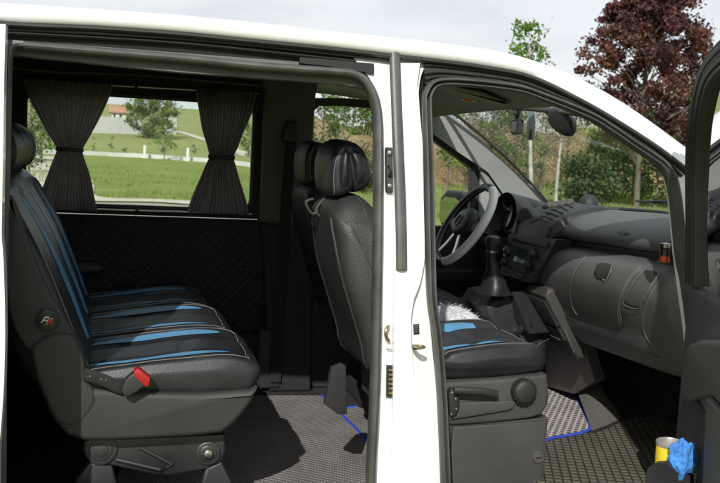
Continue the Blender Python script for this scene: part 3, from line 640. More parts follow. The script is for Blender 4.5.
# ------------------------------------------------------------------ front seats
def front_seat():
    s = empty('front_seat', (-.2, -.43, .5), 'near front passenger seat in black leather seen from behind its backrest', 'car seat', 'front seats')
    rear = [xz(*q, -.63) for q in ((337, 213), (340, 244), (346, 277), (356, 312), (366, 346), (373, 372))]
    rr_ = [Vector((a, b)) for a, b in rear]; top = rr_[0]
    front = [Vector((p.x+.155, p.y+.03)) for p in rr_]
    prof = [(p.x, p.y) for p in rr_[::-1]]+[(top.x+.012, top.y+.03), (top.x+.05, top.y+.052), (top.x+.10, top.y+.045), (top.x+.142, top.y+.005)]+[(p.x, p.y) for p in front[1:]]+[(rr_[-1].x+.1, rr_[-1].y-.03)]
    pc = cat([(a, b, 0) for a, b in prof], 6, True)
    def fb(x, y, z, t):
        k = max(0, (z-1.15)/.3); y2 = -.43+(y+.43)*(1-.14*k*k); 
        if z > 1.32: z -= .05*(abs(t)**3)*min(1, (z-1.32)/.1)
        return (x, y2, z)
    bm = BM(); slab(bm, [(p.x, p.y) for p in pc], -.655, -.205, .05, 'Y', 6, 12, fb, 0, False, .008); br = obj('backrest', bm, M('seatback_leather', (.036, .036, .036), .5, var=.2, bump=.6, bscale=170), s, 60)
    bv = bvh_of(br); dx = Vector((1, 0, .1))
    # rear panel: darker hard shell with net pocket and its rim
    def rp(y, z): return Vector((-.6, y, z))
    rows = []
    for k in range(16):
        z = .90+(1.36-.90)*k/15; w = .155-.03*max(0, (z-1.2)/.2)
        rows.append(drape(bv, [rp(-.42+w*(j/8*2-1), z) for j in range(9)], dx, off=.004))
    bm = BM(); band(bm, rows); obj('rear_panel', bm, PLASTD, br)
    for sg in (-1, 1): 
        bm = BM(); q = [p for p in drape(bv, [rp(-.42+sg*(.162-.03*max(0, (z-1.2)/.2)), z) for z in [.88+.03*k for k in range(17)]], dx, off=.002) if p]
        if len(q) > 3: tube(bm, q, .005, n=6)
        obj('panel_rim', bm, PLASTD, br)
    bm = BM(); seam(bm, bv, cat([(x-.0, -.8, z) for x, z in ((top.x+.03, top.y+.0), (rr_[1].x+.05, rr_[1].y+.03), (rr_[2].x+.06, rr_[2].y+.03), (rr_[3].x+.07, rr_[3].y+.03), (rr_[4].x+.08, rr_[4].y+.03))], 5), Vector((0, 1, 0)), r=.0008)
    seam(bm, bv, cat([(top.x+.09, -.62, 1.6), (top.x+.075, -.5, 1.6), (top.x+.07, -.43, 1.6), (top.x+.075, -.36, 1.6), (top.x+.09, -.24, 1.6)], 5), Vector((0, 0, -1)), r=.0008); obj('stitching', bm, THREADD, br)
    # headrest: front and rear halves meeting in a deep seam
    YH = -.52
    gx = xz(346, 170, YH)[0]
    def fh(x, y, z, t):
        z = 1.52+(z-1.52)*(1-.10*t*t); x = gx+(x-gx)*(1-.12*t*t); return (x, y, z)
    bm = BM()
    for lobe in (((330, 196), (327, 180), (327.5, 160), (333, 146), (340, 139.5), (346, 141), (349, 155), (351.5, 172), (352, 188), (342, 196)), ((343, 139.5), (356, 142.5), (366, 155), (370.5, 170), (370, 182), (364, 190), (353, 192.5), (348, 178), (344, 158), (340, 146))):
        pc = cat([(a, b, 0) for a, b in [xz(*q, YH) for q in lobe]], 7, True); slab(bm, [(p.x, p.y) for p in pc], -.565, -.295, .024, 'Y', 8, 8, fh, 0, True, .02)
    hr = obj('headrest', bm, LEATH, s, 60); bh = bvh_of(hr)
    bm = BM(); seam(bm, bh, cat([(xz(332, 194, YH)[0], -.9, xz(332, 194, YH)[1]), (xz(331, 175, YH)[0], -.9, xz(331, 175, YH)[1]), (xz(333, 160, YH)[0], -.9, xz(333, 160, YH)[1]), (xz(340, 148, YH)[0], -.9, xz(340, 148, YH)[1])], 6), Vector((0, 1, 0)), r=.0008); obj('stitching', bm, THREAD, hr)
    objs('post', [lambda b, y=y: tube(b, [(gx-.01, y, 1.36), (gx-.005, y, 1.47)], .007, n=8) for y in (-.50, -.36)], METAL, hr)
    # cushion
    pf = [xz(*q, -.645) for q in ((405, 372), (440, 380), (500, 378), (538, 372), (546, 366), (546, 357), (538, 350), (524, 348), (500, 349), (470, 353), (440, 358), (410, 360))]
    pc = cat([(a, b, 0) for a, b in pf], 6, True); z0 = min(p.y for p in pc)
    def fcu(x, y, z, t):
        if z > .96: 
            k = min(1, (z-.96)/.02); z += k*(.016*abs(t)**3-.012*math.exp(-((abs(t)-.55)/.05)**2)-.006*math.exp(-((x-.02)/.015)**2)*(abs(t) < .6)-.010*(x < -.1)+.003*noise.noise((x*9, y*9, 4)))
        x += .02*(1-t*t)*(x > .12)*1.0; return (x, y, z)
    bm = BM(); slab(bm, [(p.x, p.y) for p in pc], -.655, -.215, .03, 'Y', 5, 14, fcu, 0, True, .008); cu = obj('cushion', bm, LEATH, s, 60); bv = bvh_of(cu)
    for sg in (-1, 1):
        stripe('stripe', bv, cat([(-.20, -.43+sg*.125, 1.2), (-.08, -.43+sg*.132, 1.2), (.03, -.43+sg*.134, 1.2), (.115, -.43+sg*.13, 1.2)], 5), lambda t: .056*(1 if t < .9 else max(.5, 1-(t-.9)*4)), (0, 1, 0), Vector((0, 0, -1)), cu, LEATHB)
    bm = BM()
    for sg in (-1, 1): seam(bm, bv, cat([(-.2, -.43+sg*.196, 1.2), (0, -.43+sg*.198, 1.2), (.14, -.43+sg*.194, 1.2), (.185, -.43+sg*.175, 1.2)], 5), Vector((0, 0, -1)))
    seam(bm, bv, [(.187, -.605, 1.2), (.2, -.43, 1.2), (.187, -.255, 1.2)], Vector((0, 0, -1))); obj('stitching', bm, THREAD, cu)
    # side shell with lever and round knob
    pf = [xz(*q, -.66) for q in ((400, 381), (447, 381.5), (500, 378.5), (546, 374), (548, 390), (547, 404), (541, 414), (528, 418), (510, 420), (480, 423), (449, 425), (400, 428))]
    bm = BM(); slab(bm, pf, -.672, -.20, .012); sh = obj('side_shell', bm, SHELL, s, 40)
    bm = BM(); pf = [xz(*q, -.68) for q in ((450, 408), (455, 403), (512, 400.5), (517, 402), (513, 409), (508, 411), (452, 420))]; slab(bm, pf, -.682, -.66, .006); obj('lower_flap', bm, SHELL, sh)
    kc = YP(523.5, 391, -.685); bm = BM(); disc(bm, kc+Vector((0, .012, 0)), (0, -1, 0), .037, .034, 32, .3)
    for k in range(20): a = k*math.pi/10; box(bm, kc+Vector((math.cos(a)*.0365-.002, -.014, math.sin(a)*.0365-.002)), kc+Vector((math.cos(a)*.0365+.002, .006, math.sin(a)*.0365+.002)), 0)
    obj('adjuster_knob', bm, PLASTD, sh)
    bm = BM(); pf = [xz(*q, -.685) for q in ((448.5, 392), (450.5, 388), (455, 389), (459, 396), (459.5, 406), (457, 414), (452, 418.5), (449, 412))]; slab(bm, pf, -.692, -.665, .008); lv = obj('lever_plate', bm, PLASTD, sh, 40)
    objs('screw', [lambda b, q=q: disc(b, YP(*q, -.692), (0, -1, 0), .0032, .002, 10) for q in ((452.5, 393), (456, 399), (456.5, 409), (451.5, 414.5))], METAL, lv)
    bm = BM(); tube(bm, cat([YP(454, 390.5, -.70), YP(468, 391, -.705), (YP(485, 392, -.705)), YP(497, 394.5, -.70)], 5), .012, .009, 10, (0, 1, 0)); obj('lever', bm, PLASTD, sh)
    # pedestal box with lock
    b0_, b1_ = YP(452, 425, -.67), YP(550, 419, -.67)
    bm = BM(); slab(bm, [(b0_.x-.03, .50), (b1_.x, .50), (b1_.x, b1_.z), (b0_.x, b0_.z), (b0_.x-.03, b0_.z)], -.66, -.24, .006); bx = obj('pedestal', bm, SHELL, s, 40)
    bm = BM(); slab(bm, [(b0_.x+.003, .515), (b1_.x-.012, .515), (b1_.x-.012, b1_.z-.006), (b0_.x+.003, b0_.z-.006)], -.672, -.655, .006); obj('box_door', bm, SHELL, bx, 40)
    lc = YP(538.5, 457.5, -.675); bm = BM(); lathe(bm, [(.0185, .004), (.0185, 0), (.017, -.003), (.013, -.003), (.0125, .0)], lc, (0, 1, 0), 24, cap=False); disc(bm, lc+Vector((0, .002, 0)), (0, -1, 0), .0125, .003, 20); lk_ = obj('lock', bm, PLAST, bx)
    bm = BM(); box(bm, lc+Vector((-.009, -.0035, -.002)), lc+Vector((.009, .0, .002)), 0); obj('keyway', bm, RUB, lk_)
    # seat belt stalk side, rear lower brackets
    pf = [xz(*q, -.40) for q in ((330, 366), (340, 362), (344, 364), (345, 412), (336, 412), (323, 402))]; objs('rear_bracket', [lambda b: slab(b, pf, -.43, -.40, .004)], TRIMD, s, 40)
    return s
FS = front_seat()
DS = copy_tree(FS); DS.location.y += .86; DS.location.x += .09; DS['label'] = "driver's seat beyond the passenger seat, its dark headrest showing just behind"
for ch in list(DS.children):
    if ch.name.startswith('pedestal') or ch.name.startswith('rear_bracket'):
        kill(ch)
FS['label'] = 'front passenger seat with grey leather back, blue cushion stripe and lockable pedestal box'
# hooks hanging from the headrest posts
for i, (lab, P) in enumerate((('left of two pale plastic hooks hanging behind the passenger headrest', ((313, 199), (306, 202), (309, 210), (313, 214), (317, 211), (315.5, 207))), ('right of two pale plastic hooks, the larger with a strap up to the headrest', ((331, 196.5), (325, 198), (318, 206), (316, 211), (320, 216.5), (323, 216), (325, 210))))):
    bm = BM(); P3 = cat([YP(*q, -.40+.0*i) for q in P], 6); tube(bm, P3, .0045, .011, 8, (0, 1, 0)); o = obj('hook', bm, PLAST); tag(o, lab, 'hook', 'headrest hooks')
# white fur thrown on the driver's seat
bm = BM(); fc_ = YP(452, 318, .16)
core = []
fur = []
for k in range(2600):
    a = random.uniform(0, 2*math.pi); h = random.uniform(-.25, 1)
    sx_, sy_, sz_ = .115, .15, .062
    n_ = Vector((math.cos(a)*math.sqrt(max(0, 1-h*h)), math.sin(a)*math.sqrt(max(0, 1-h*h)), h))
    p = fc_+Vector((n_.x*sx_, n_.y*sy_, n_.z*sz_-.018-.12*max(0, n_.x)*.35)); d = (n_*.6+Vector((random.gauss(.25, .35), random.gauss(0, .35), random.gauss(-.25, .3)))).normalized()
    L_ = random.uniform(.02, .045); w = d.orthogonal().normalized()*.0016
    a_ = bm.verts.new(p-w-d*.01); b_ = bm.verts.new(p+w-d*.01); c_ = bm.verts.new(p+d*L_+Vector((0, 0, -.006))); bm.faces.new((a_, b_, c_))
bmesh.ops.create_icosphere(bm, subdivisions=3, radius=1, matrix=Matrix.Translation(fc_+Vector((0, 0, -.02)))@Matrix.Diagonal((.112, .148, .06, 1)))
o = obj('fur_throw', bm, FUR, sharp=180); tag(o, "fluffy white fur throw lying on the driver's seat beside the blue stripe", 'fur throw')

# ------------------------------------------------------------------ curtains and rods
def rod(name, P, r, label, y):
    bm = BM(); a, b = YP(*P[0], y), YP(*P[1], y); tube(bm, [a, b], r, n=10); o = obj(name, bm, METAL); tag(o, label, 'curtain rod', 'curtain rods')
    bm = BM(); mid_ = a.lerp(b, .46); disc(bm, mid_, (1, 0, 0), .009, .014, 12)
    disc(bm, mid_-Vector((0, 0, .02)), (0, 0, 1), .003, .03, 8); obj('connector', bm, PLASTD, o)
    return o
CY_ = .765
RY_ = .783
rod('curtain_rod', ((22, 80.5), (258, 93.5)), .0045, 'upper thin steel rod carrying the curtain tops over the side window', RY_)
rod('curtain_rod', ((30, 207.5), (252, 214)), .0045, 'lower thin steel rod holding the curtain hems below the side window', RY_)
def curtain(tl, tr, wl, wr, bl, br, label, seed):
    rnd = random.Random(seed); NU, NV = 150, 44; rows = []
    ph = [rnd.uniform(0, 6.3) for _ in range(3)]
    for j in range(NV+1):
        t = j/NV
        if t < .5: k = t/.5; e = k**1.25; L = Vector(tl).lerp(Vector(wl), e); Rr = Vector(tr).lerp(Vector(wr), e); vv = Vector(tl).lerp(Vector(wl), k).y; v2 = Vector(tr).lerp(Vector(wr), k).y
        else: k = (t-.5)/.5; e = 1-(1-k)**1.2; L = Vector(wl).lerp(Vector(bl), e); Rr = Vector(wr).lerp(Vector(br), e); vv = Vector(wl).lerp(Vector(bl), k).y; v2 = Vector(wr).lerp(Vector(br), k).y
        wst = math.exp(-((t-.5)/.05)**2); row = []
        for i in range(NU+1):
            s = i/NU; u_ = L.x+(Rr.x-L.x)*s; v_ = vv+(v2-vv)*s
            p = YP(u_, v_, CY_)
            d = .010*(1-.55*wst)*(.55+.9*abs(noise.noise((s*7, t*1.5, seed+4))))*math.sin(2*math.pi*15*s+ph[0]+2.6*math.sin(4*s+ph[1])+1.9*noise.noise((s*5, t*2, seed+9)))+.009*noise.noise((s*11, t*2.5, seed))
            if j == 0 or j == NV: d *= .6
            if j in (0, 1): p.z += .005*noise.noise((s*45, j, seed))+.006
            p.x += .006*noise.noise((s*2, t*5, seed+2))*(1-wst)*(t > .04); p.y += -.004-d-.018*wst*math.sin(math.pi*s); row.append(p)
        rows.append(row)
    bm = BM(); loft(bm, rows, False, False); o = obj('curtain', bm, CURT, sharp=180); tag(o, label, 'curtain', 'side window curtains')
    a, b = YP(*wl, CY_), YP(*wr, CY_); c = (a+b)/2; w = (b-a).length/2+.004
    bm = BM(); tube(bm, [c+Vector((math.cos(q*math.pi/12)*w, math.sin(q*math.pi/12)*.03-.008, 0)) for q in range(24)], .004, .009, 8, (0, 0, 1), True); obj('tieback', bm, CURT, o)
    return o
curtain((23, 80), (113, 85.5), (57.5, 149), (82, 150), (37, 208), (98, 212), 'dark pleated curtain tied at the waist beside the rear bench headrest', 3)
curtain((195, 89), (257, 94), (209.5, 156.5), (233, 157.5), (187, 212), (249, 215), 'dark pleated curtain tied at the waist next to the brown pillar trim', 5)

# ------------------------------------------------------------------ floor mats
def matpoly(name, pts, z, th, mat, label, edge=None, er=.007, run=None):
    P = [at(2, u, v, z) for u, v in pts]
    bm = BM(); v1 = [bm.verts.new(p) for p in P]; f = bm.faces.new(v1); e = bmesh.ops.extrude_face_region(bm, geom=[f])
    bmesh.ops.translate(bm, vec=(0, 0, -th), verts=[v for v in e['geom'] if isinstance(v, bmesh.types.BMVert)])
    bmesh.ops.triangulate(bm, faces=bm.faces); o = obj(name, bm, mat); tag(o, label, 'floor mat', 'floor mats')
    if edge:
        bm = BM(); tube(bm, cat([P[k] for k in run], 3) if run else cat(P, 3, True), er, .005, 8, (0, 0, 1), not run); obj('piping', bm, BLUEP, o)
    return o
matpoly('floor_mat', [(150, 395), (322, 395.5), (345, 418), (366, 439), (420, 500), (100, 520)], .506, .006, MAT_R, 'grey woven mat with blue piping on the rear floor before the bench', True, run=(1, 2, 3, 4))
matpoly('floor_mat', [(337, 409), (357, 406.5), (372, 412), (440, 425), (430, 480), (375, 444)], .508, .006, MAT_R, 'small grey woven mat piece wedged behind the passenger seat bracket', True, .005, run=(0, 1))
# ================================================================== DASHBOARD
dash_p = [(.97, 1.20), (.80, 1.09), (.685, .965), (.655, .93), (.625, .93), (.578, .99), (.552, 1.045), (.512, 1.11), (.482, 1.18), (.487, 1.235), (.512, 1.264), (.57, 1.283), (.598, 1.290), (.603, 1.297), (.598, 1.304), (.568, 1.309), (.552, 1.322), (.556, 1.348), (.60, 1.384), (.68, 1.412), (.78, 1.424), (.90, 1.405), (.97, 1.36)]
pc = cat([(a, b, 0) for a, b in dash_p], 4)
def fdash(x, y, z, t):
    z += -.035*(y+.7); x += .03*max(0, (-y-.55)/.25)**2+.02*max(0, (y-.35)/.45)**2; return (x, y, z)
bm = BM(); slab(bm, [(p.x, p.y) for p in pc]+[(1.0, 1.25), (.99, 1.17)], -.815, .14, .035, 'Y', 5, 16, fdash); da = obj('dashboard', bm, DASHM, van, 42); bv = bvh_of(da)
bm = BM(); slab(bm, [(p.x, p.y) for p in pc]+[(1.0, 1.2), (1.0, .95)], .14, .80, .02, 'Y', 3, 8, lambda x, y, z, t: (x+.05*(z < 1.27)+.02*max(0, (y-.35)/.45)**2, y, z-.035*(y+.7)-.02*(z > 1.3))); obj('driver_side', bm, PLASTD, da, 42)
def stitch(name, pts, par, r=.0008, n=6, off=.0012):
    q = onto(bv, [(p.x, p.y) for p in cat([(u, v, 0) for u, v in pts], n)], off); bm = BM()
    if len(q) > 2: tube(bm, q, r, n=5)
    return obj(name, bm, THREAD, par)
# glovebox lid: outline dropped on the dash and raised
gl = [(586, 257), (577, 268), (571, 284), (571.5, 303), (577, 315), (600, 321), (622, 327.5), (620, 308), (624.5, 292), (632, 278), (642, 267), (625, 263), (605, 260)]
def patch(name, outline, mat, par, th=.006, off=.0035, shrink=.9):
    cx_ = sum(p[0] for p in outline)/len(outline); cy_ = sum(p[1] for p in outline)/len(outline); O = [(p.x, p.y) for p in cat([(u, v, 0) for u, v in outline], 4, True)]
    rings = []
    for k in (1, .985, .94, .8, .6, .4, .2, .05):
        o_ = .0 if k == 1 else (off*.7 if k == .985 else off); rings.append([hit(bv, cx_+(u-cx_)*k, cy_+(v-cy_)*k, o_) for u, v in O])
    if any(p is None for r in rings for p in r): return None
    bm = BM(); loft(bm, rings, True, False); bm.faces.new([v for v in bm.verts][-len(O):]); return obj(name, bm, mat, par, 60)
gb = patch('glovebox', gl, DASHL, da)
stitch('stitching', [(588, 256), (578, 268), (572, 284), (572.5, 303), (578, 314)], gb or da, off=.0052)
stitch('stitching', [(620.5, 325), (619, 308), (623.5, 292), (631, 278), (641, 267.5)], gb or da, off=.0052)
pk = patch('pocket', [(646, 270), (660, 272.5), (652, 286), (642, 303), (640, 307), (626, 303), (628, 295), (636, 282)], DASHM, da, off=.004)
stitch('stitching', [(644.5, 271), (635, 283), (627.5, 296), (625.5, 304), (639, 308), (643, 302), (653, 286), (661, 272)], pk or da, off=.0055)
stitch('stitching', [(662, 278), (652, 293), (645, 310), (643, 322), (646, 336), (656, 350)], da)
stitch('stitching', [(565, 275), (553, 300)], da)
patch('pocket_opening', [(645, 271.5), (659, 274), (651, 283)], RUB, pk or da, off=.006)
lt = patch('glovebox_latch', [(600, 264.5), (614, 267), (609, 279), (596.5, 276)], RUB, gb or da, off=.009)
stitch('edge', [(614.5, 267.3), (609.5, 279.5), (605, 279)], lt or da, .001, off=.010)
patch('airbag_cover', [(617, 232.5), (623, 231), (630, 233), (624, 235.5)], PLASTD, da, off=.002)
bm = BM(); q = onto(bv, [(p.x, p.y) for p in cat([(588, 330, 0), (610, 338, 0), (640, 349, 0), (660, 358, 0)], 6)], .0005); tube(bm, q, .0012, n=5); obj('seam', bm, RUB, da)
# side vent with the clipped air freshener jar
vc = hit(bv, 672, 253, 0) or Vector((.5, -.78, 1.3)); bm = BM(); lathe(bm, [(.036, .0), (.036, .016), (.031, .02), (.029, .006)], Vector((.545, -.765, 1.318)), (-1, -.12, .1), 24, cap=False); disc(bm, Vector((.54, -.765, 1.318)), (-1, -.12, .1), .029, .006)
for k in range(4): box(bm, (.522, -.79, 1.298+.012*k), (.532, -.74, 1.301+.012*k), 0)
obj('side_vent', bm, PLASTD, da)
jc = at(0, 664.5, 262.5, .492)
af = empty('air_freshener', jc, 'small glass air freshener jar with orange liquid clipped to the side vent', 'air freshener')
bm = BM(); lathe(bm, [(.0125, 0), (.0165, .002), (.0168, .018), (.001, .0185)], jc, seg=20); obj('liquid', bm, ORAN, af)
bm = BM(); lathe(bm, [(.0178, -.001), (.0182, .026), (.016, .034), (.0145, .046), (.0165, .054), (.008, .058)], jc, seg=24, cap=False); obj('jar', bm, glassmat('jar_glass', (.85, .85, .83), 1), af)
bm = BM(); lathe(bm, [(.013, .044), (.0135, .056), (.006, .058)], jc, seg=20); obj('cap', bm, METAL, af)
bm = BM(); box(bm, jc+Vector((.012, -.022, .0)), jc+Vector((.032, .008, .04)), .004); obj('clip', bm, RUB, af)
# centre stack with radio, knobs and vents
cs = obj('centre_stack', (lambda b: (loft(b, [[Vector((.492, .32, 1.268)), Vector((.495, -.10, 1.288)), Vector((.466, -.075, 1.20)), Vector((.444, .005, 1.112)), Vector((.440, .27, 1.108))], [Vector((.56, .32, 1.268)), Vector((.56, -.10, 1.288)), Vector((.56, -.075, 1.20)), Vector((.56, .005, 1.112)), Vector((.56, .27, 1.108))]], True, True), b)[1])(BM()), PLASTD, da)
def face(t, y, off): # t: 0 top 1 bottom on the stack face
    return Vector((.4935-.052*t-off, y, 1.275-.165*t))
def fplate(name, t0, t1, y0, y1, th, mat, par, r=.004):
    c = face((t0+t1)/2, (y0+y1)/2, 0); a = (face(t1, 0, 0)-face(t0, 0, 0)); L_ = a.length/2; a.normalize(); n_ = Vector((-1, 0, .31)).normalized()
    bm = BM(); box(bm, (-th, -abs(y1-y0)/2, -L_), (th, abs(y1-y0)/2, L_), min(r, th*.8)); R_ = Matrix((n_, Vector((0, 1, 0)), n_.cross(Vector((0, 1, 0))))).transposed().to_4x4(); R_.translation = c; bm.transform(R_); return obj(name, bm, mat, par)
ra = fplate('radio', .20, .82, .03, .27, .010, PLASTD, cs)
fplate('screen', .30, .62, .06, .17, .0125, SCREEN, ra, .002)
for k in range(5): fplate('button', .86, .92, .06+.04*k, .09+.04*k, .012, PLAST, ra, .003)
for t, y in ((.45, .235), (.70, .235), (.35, .02), (.62, .03)):
    bm = BM(); disc(bm, face(t, y, .008), (-1, 0, .31), .014, .02, 18); obj('knob', bm, PLASTD, ra)
bm = BM(); 
for k in range(4): tube(bm, [face(.93, .07+.045*k, .0125), face(.93, .09+.045*k, .0125)], .0016, n=5)
obj('marking', bm, THREAD, ra)
fplate('upper_panel', .02, .16, -.06, .28, .010, PLASTD, cs)
# vents and button pod on top of the dash centre
bm = BM(); slab(bm, [(.50, 1.272), (.515, 1.325), (.58, 1.375), (.70, 1.41), (.80, 1.405), (.82, 1.36), (.62, 1.28)], -.02, .34, .03, 'Y', 4, 2); pod = obj('centre_pod', bm, PLASTD, da, 40)
bv2 = bvh_of(pod)
def ondash(n_, pts, par, r, mat, ry=None):
    bm = BM(); q = []
    for u, v in pts:
        p = hit(bv2, u, v, .001) or hit(bv, u, v, .001)
        if p: q.append(p)
    if len(q) > 1: tube(bm, q, r, ry, 8)
    return obj(n_, bm, mat, par)
for k in range(9):
    a = (536+5.2*k, 219-3.3*k*.9); b = (547+5.2*k, 222.5-3.2*k*.9); ondash('vent_fin', [a, ((a[0]+b[0])/2, (a[1]+b[1])/2-1), b], pod, .003, RUB, .005)
for k in range(4):
    bm = BM(); p = hit(bv2, 548+7*k, 207-1.2*k, -.004) or Vector((.7, .2, 1.4)); disc(bm, p, (-.5, -.1, .85), .022, .018, 20, .3); obj('pod_button', bm, PLAST, pod)
ondash('pod_trim', [(531, 223), (545, 215), (560, 207.5), (577, 202)], pod, .004, METALD)
# instrument binnacle and cluster
bm = BM(); rings = []
for k, (x, s) in enumerate(((.50, 1.0), (.53, 1.03), (.60, 1.0), (.72, .86), (.82, .62))):
    rings.append([Vector((x+.02*math.sin(a), .425+.145*s*math.cos(a), 1.292-.02*k*.5+.142*s*max(-.25, math.sin(a)))) for a in [math.pi*(i/24*1.2-.1) for i in range(25)]])
rin = [[Vector((p.x+dx, .425+(p.y-.425)*k, 1.292+(p.z-1.292)*k)) for p in rings[0]] for dx, k in ((.006, .94), (.07, .86))]
loft(bm, rin[::-1]+rings, False, False); bi = obj('instrument_hood', bm, PLASTD, da, 50)
objs('gauge', [lambda b, y=y: disc(b, (.565, y, 1.325), (-1, 0, .2), .052, .012, 28) for y in (.36, .49)], SCREEN, bi)
objs('gauge_ring', [lambda b, y=y: lathe(b, [(.053, 0), (.055, .012), (.05, .014)], (.562, y, 1.325), (-1, 0, .2), 28, cap=False) for y in (.36, .49)], METALD, bi)
# lower console: side panel, tray, gear console, power socket
bm = BM(); slab(bm, [(.475, 1.072), (.484, 1.098), (.50, 1.106), (.56, 1.105), (.645, .91), (.66, .84), (.63, .835), (.605, .87)], -.085, .09, .012); tr = obj('console_tray', bm, M('tray_plastic', (.045, .043, .040), .55, bump=.4, bscale=600), da, 35)
bm = BM(); Pq = [Vector((.481+.104*t, y, 1.065-.165*t)) for t, y in ((.04, -.072), (.04, .075), (.62, .075), (.62, -.072))]; n_ = Vector((-.82, 0, -.57)); loft(bm, [[p+n_*.0 for p in Pq], [p+n_*.010 for p in Pq], [p.lerp(sum(Pq, Vector())/4, .05)+n_*.012 for p in Pq]], True, True); obj('flap', bm, PLASTD, tr)
bm = BM(); Pq = [Vector((.481+.104*t, y, 1.065-.165*t)) for t, y in ((.68, -.075), (.68, .06), (.93, .06), (.93, -.075))]; loft(bm, [[p for p in Pq], [p+n_*.011 for p in Pq]], True, True); obj('opening', bm, RUB, tr)
bm = BM(); tube(bm, [Pq[2]+n_*.012+Vector((0, -.03, 0)), Pq[3]+n_*.013+Vector((0, .03, 0))], .005, .003, 8); obj('slot_edge', bm, PLAST, tr)
stitch_ = BM(); tube(stitch_, [(.486, -.076, 1.106), (.55, -.0835, .98), (.61, -.085, .86)], .0008, n=5); obj('stitching', stitch_, THREAD, tr)
P_ = [at(0, 545, 341, .635), at(0, 583, 343, .64), at(0, 595, 381, .73), at(0, 574, 394, .74), at(0, 546, 386, .74)]
bm = BM(); loft(bm, [P_, [p+Vector((.06, .03, 0)) for p in P_]], True, True); obj('console_side', bm, DASHL, da)
bm = BM(); slab(bm, [(.30, 1.00), (.33, 1.045), (.42, 1.06), (.52, 1.0), (.58, .84), (.50, .80), (.36, .88)], .06, .34, .03); gc = obj('gear_console', bm, PLASTD, da, 35)
bm = BM(); P_ = [at(0, 491, 297, .37), at(0, 512, 292, .40), at(0, 530, 334, .46), at(0, 497, 334, .46)]; loft(bm, [P_, [p+Vector((.10, .04, 0)) for p in P_]], True, True); obj('console_cheek', bm, PLASTD, gc)
pl = at(0, 517, 334, .44); bm = BM(); tube(bm, [pl, pl+Vector((-.0, -.012, .010)), at(0, 523, 327, .45), at(0, 531, 324, .47)], .0135, n=14); disc(bm, at(0, 515.5, 330, .435), (-.4, -.4, .6), .015, .012, 16, .3); ch = obj('charger_plug', bm, PLASTD); tag(ch, 'black charger plug sticking from the power socket under the console tray', 'charger')
bm = BM(); tube(bm, cat([at(0, 520, 335, .43), at(0, 526, 344, .42), at(0, 534, 347, .43), at(0, 541, 343, .45), at(0, 549, 339, .50)], 8), .0022, n=6); obj('cable', bm, PLAST, ch)
# gear lever
kb = at(0, 492.5, 246, .30); bb = at(0, 497, 292, .33)
bm = BM(); slabz = [(.018, -.045), (.020, -.02), (.027, .0), (.030, .018), (.026, .033), (.012, .039)]; lathe(bm, slabz, kb, (.05, .02, 1), 24); gk = obj('gear_knob', bm, LEATH, gc)
bm = BM(); lathe(bm, [(.0215, -.025), (.022, -.018), (.0205, -.017)], kb, (.05, .02, 1), 24, cap=False); obj('ring', bm, METAL, gk)
bm = BM(); rings = []
for k in range(9):
    t = k/8; c = (kb+Vector((0, 0, -.04))).lerp(bb+Vector((0, .02, -.01)), t); r_ = .016+.046*t**1.3; rings.append([c+Vector((math.cos(a), math.sin(a), 0))*r_*(1+.10*math.sin(4*a+t*3)*t+.14*math.sin(t*14+2*a)*.5) for a in [i*math.pi/16 for i in range(32)]])
loft(bm, rings); obj('gear_boot', bm, M('boot_leather', (.016, .017, .019), .45, var=.3, bump=.4, bscale=120), gc, 60)
# keys on the stack, phone holder
ky = empty('key_bunch', at(0, 506, 251, .46), 'small bunch of keys hanging left of the radio', 'keys')
bm = BM(); c = at(0, 506, 249, .455); disc(bm, c, (-1, -.3, .2), .013, .006, 16); disc(bm, c+Vector((-.004, -.01, -.022)), (-1, -.4, .3), .011, .004, 12); obj('key_head', bm, METAL, ky)
bm = BM(); tube(bm, [c, c+Vector((-.006, -.006, -.03))], .004, .002, 6); obj('key_blade', bm, METAL, ky)
pc_ = at(0, 524.5, 216, .53); ph = empty('phone_holder', pc_, 'round dark phone holder disc standing before the instrument hood', 'phone holder')
bm = BM(); disc(bm, pc_, (-.85, -.5, .25), .033, .012, 28, .3); obj('disc', bm, PLASTD, ph)
bm = BM(); tube(bm, [pc_+Vector((.008, .005, 0)), pc_+Vector((.03, .02, -.05)), pc_+Vector((.04, .02, -.10))], .008, n=8); obj('stem', bm, RUB, ph)
dm = hit(bv, 585, 205, 0) or Vector((.8, .28, 1.41)); bm = BM(); lathe(bm, [(.040, -.01), (.038, .008), (.030, .022), (.016, .031), (.001, .034)], dm+Vector((.02, 0, .0)), seg=24); o = obj('sensor_dome', bm, PLASTD, da)
# footwell
bm = BM(); box(bm, (1.08, -.86, .45), (1.12, .82, 1.3), .003); slab(bm, [(.98, .50), (1.08, .50), (1.08, .75), (1.06, .75)], -.8, .05, .01); obj('firewall', bm, CARPD, van)
P_ = [at(2, 592.5, 432, .60), at(2, 622.5, 419, .60), at(0, 596, 379, .84), at(0, 577.5, 392, .77)]
bm = BM(); rows = []
for i in range(7):
    t = i/6; a = P_[0].lerp(P_[3], t); b = P_[1].lerp(P_[2], t); rows.append([a.lerp(b, k/6)+Vector((0, 0, .012*math.sin(math.pi*t)**.5*math.sin(math.pi*k/6)**.5)) for k in range(7)])
loft(bm, rows, False, False); tn = obj('tunnel_carpet', bm, CARP, van); bm = BM(); tube(bm, cat([P_[0]+Vector((-.01, -.01, .002)), P_[0].lerp(P_[1], .5)+Vector((0, -.012, .002)), P_[1]], 5), .006, n=8); obj('carpet_edge', bm, RUB, van)
matpoly('floor_mat', [(546, 385.5), (571, 394.5), (579, 402), (586.5, 417), (589, 430), (553, 437.5), (520, 441), (520, 380)], .602, .006, MAT_E, 'pale lattice mat with bright blue piping on the front floor', True, .008)
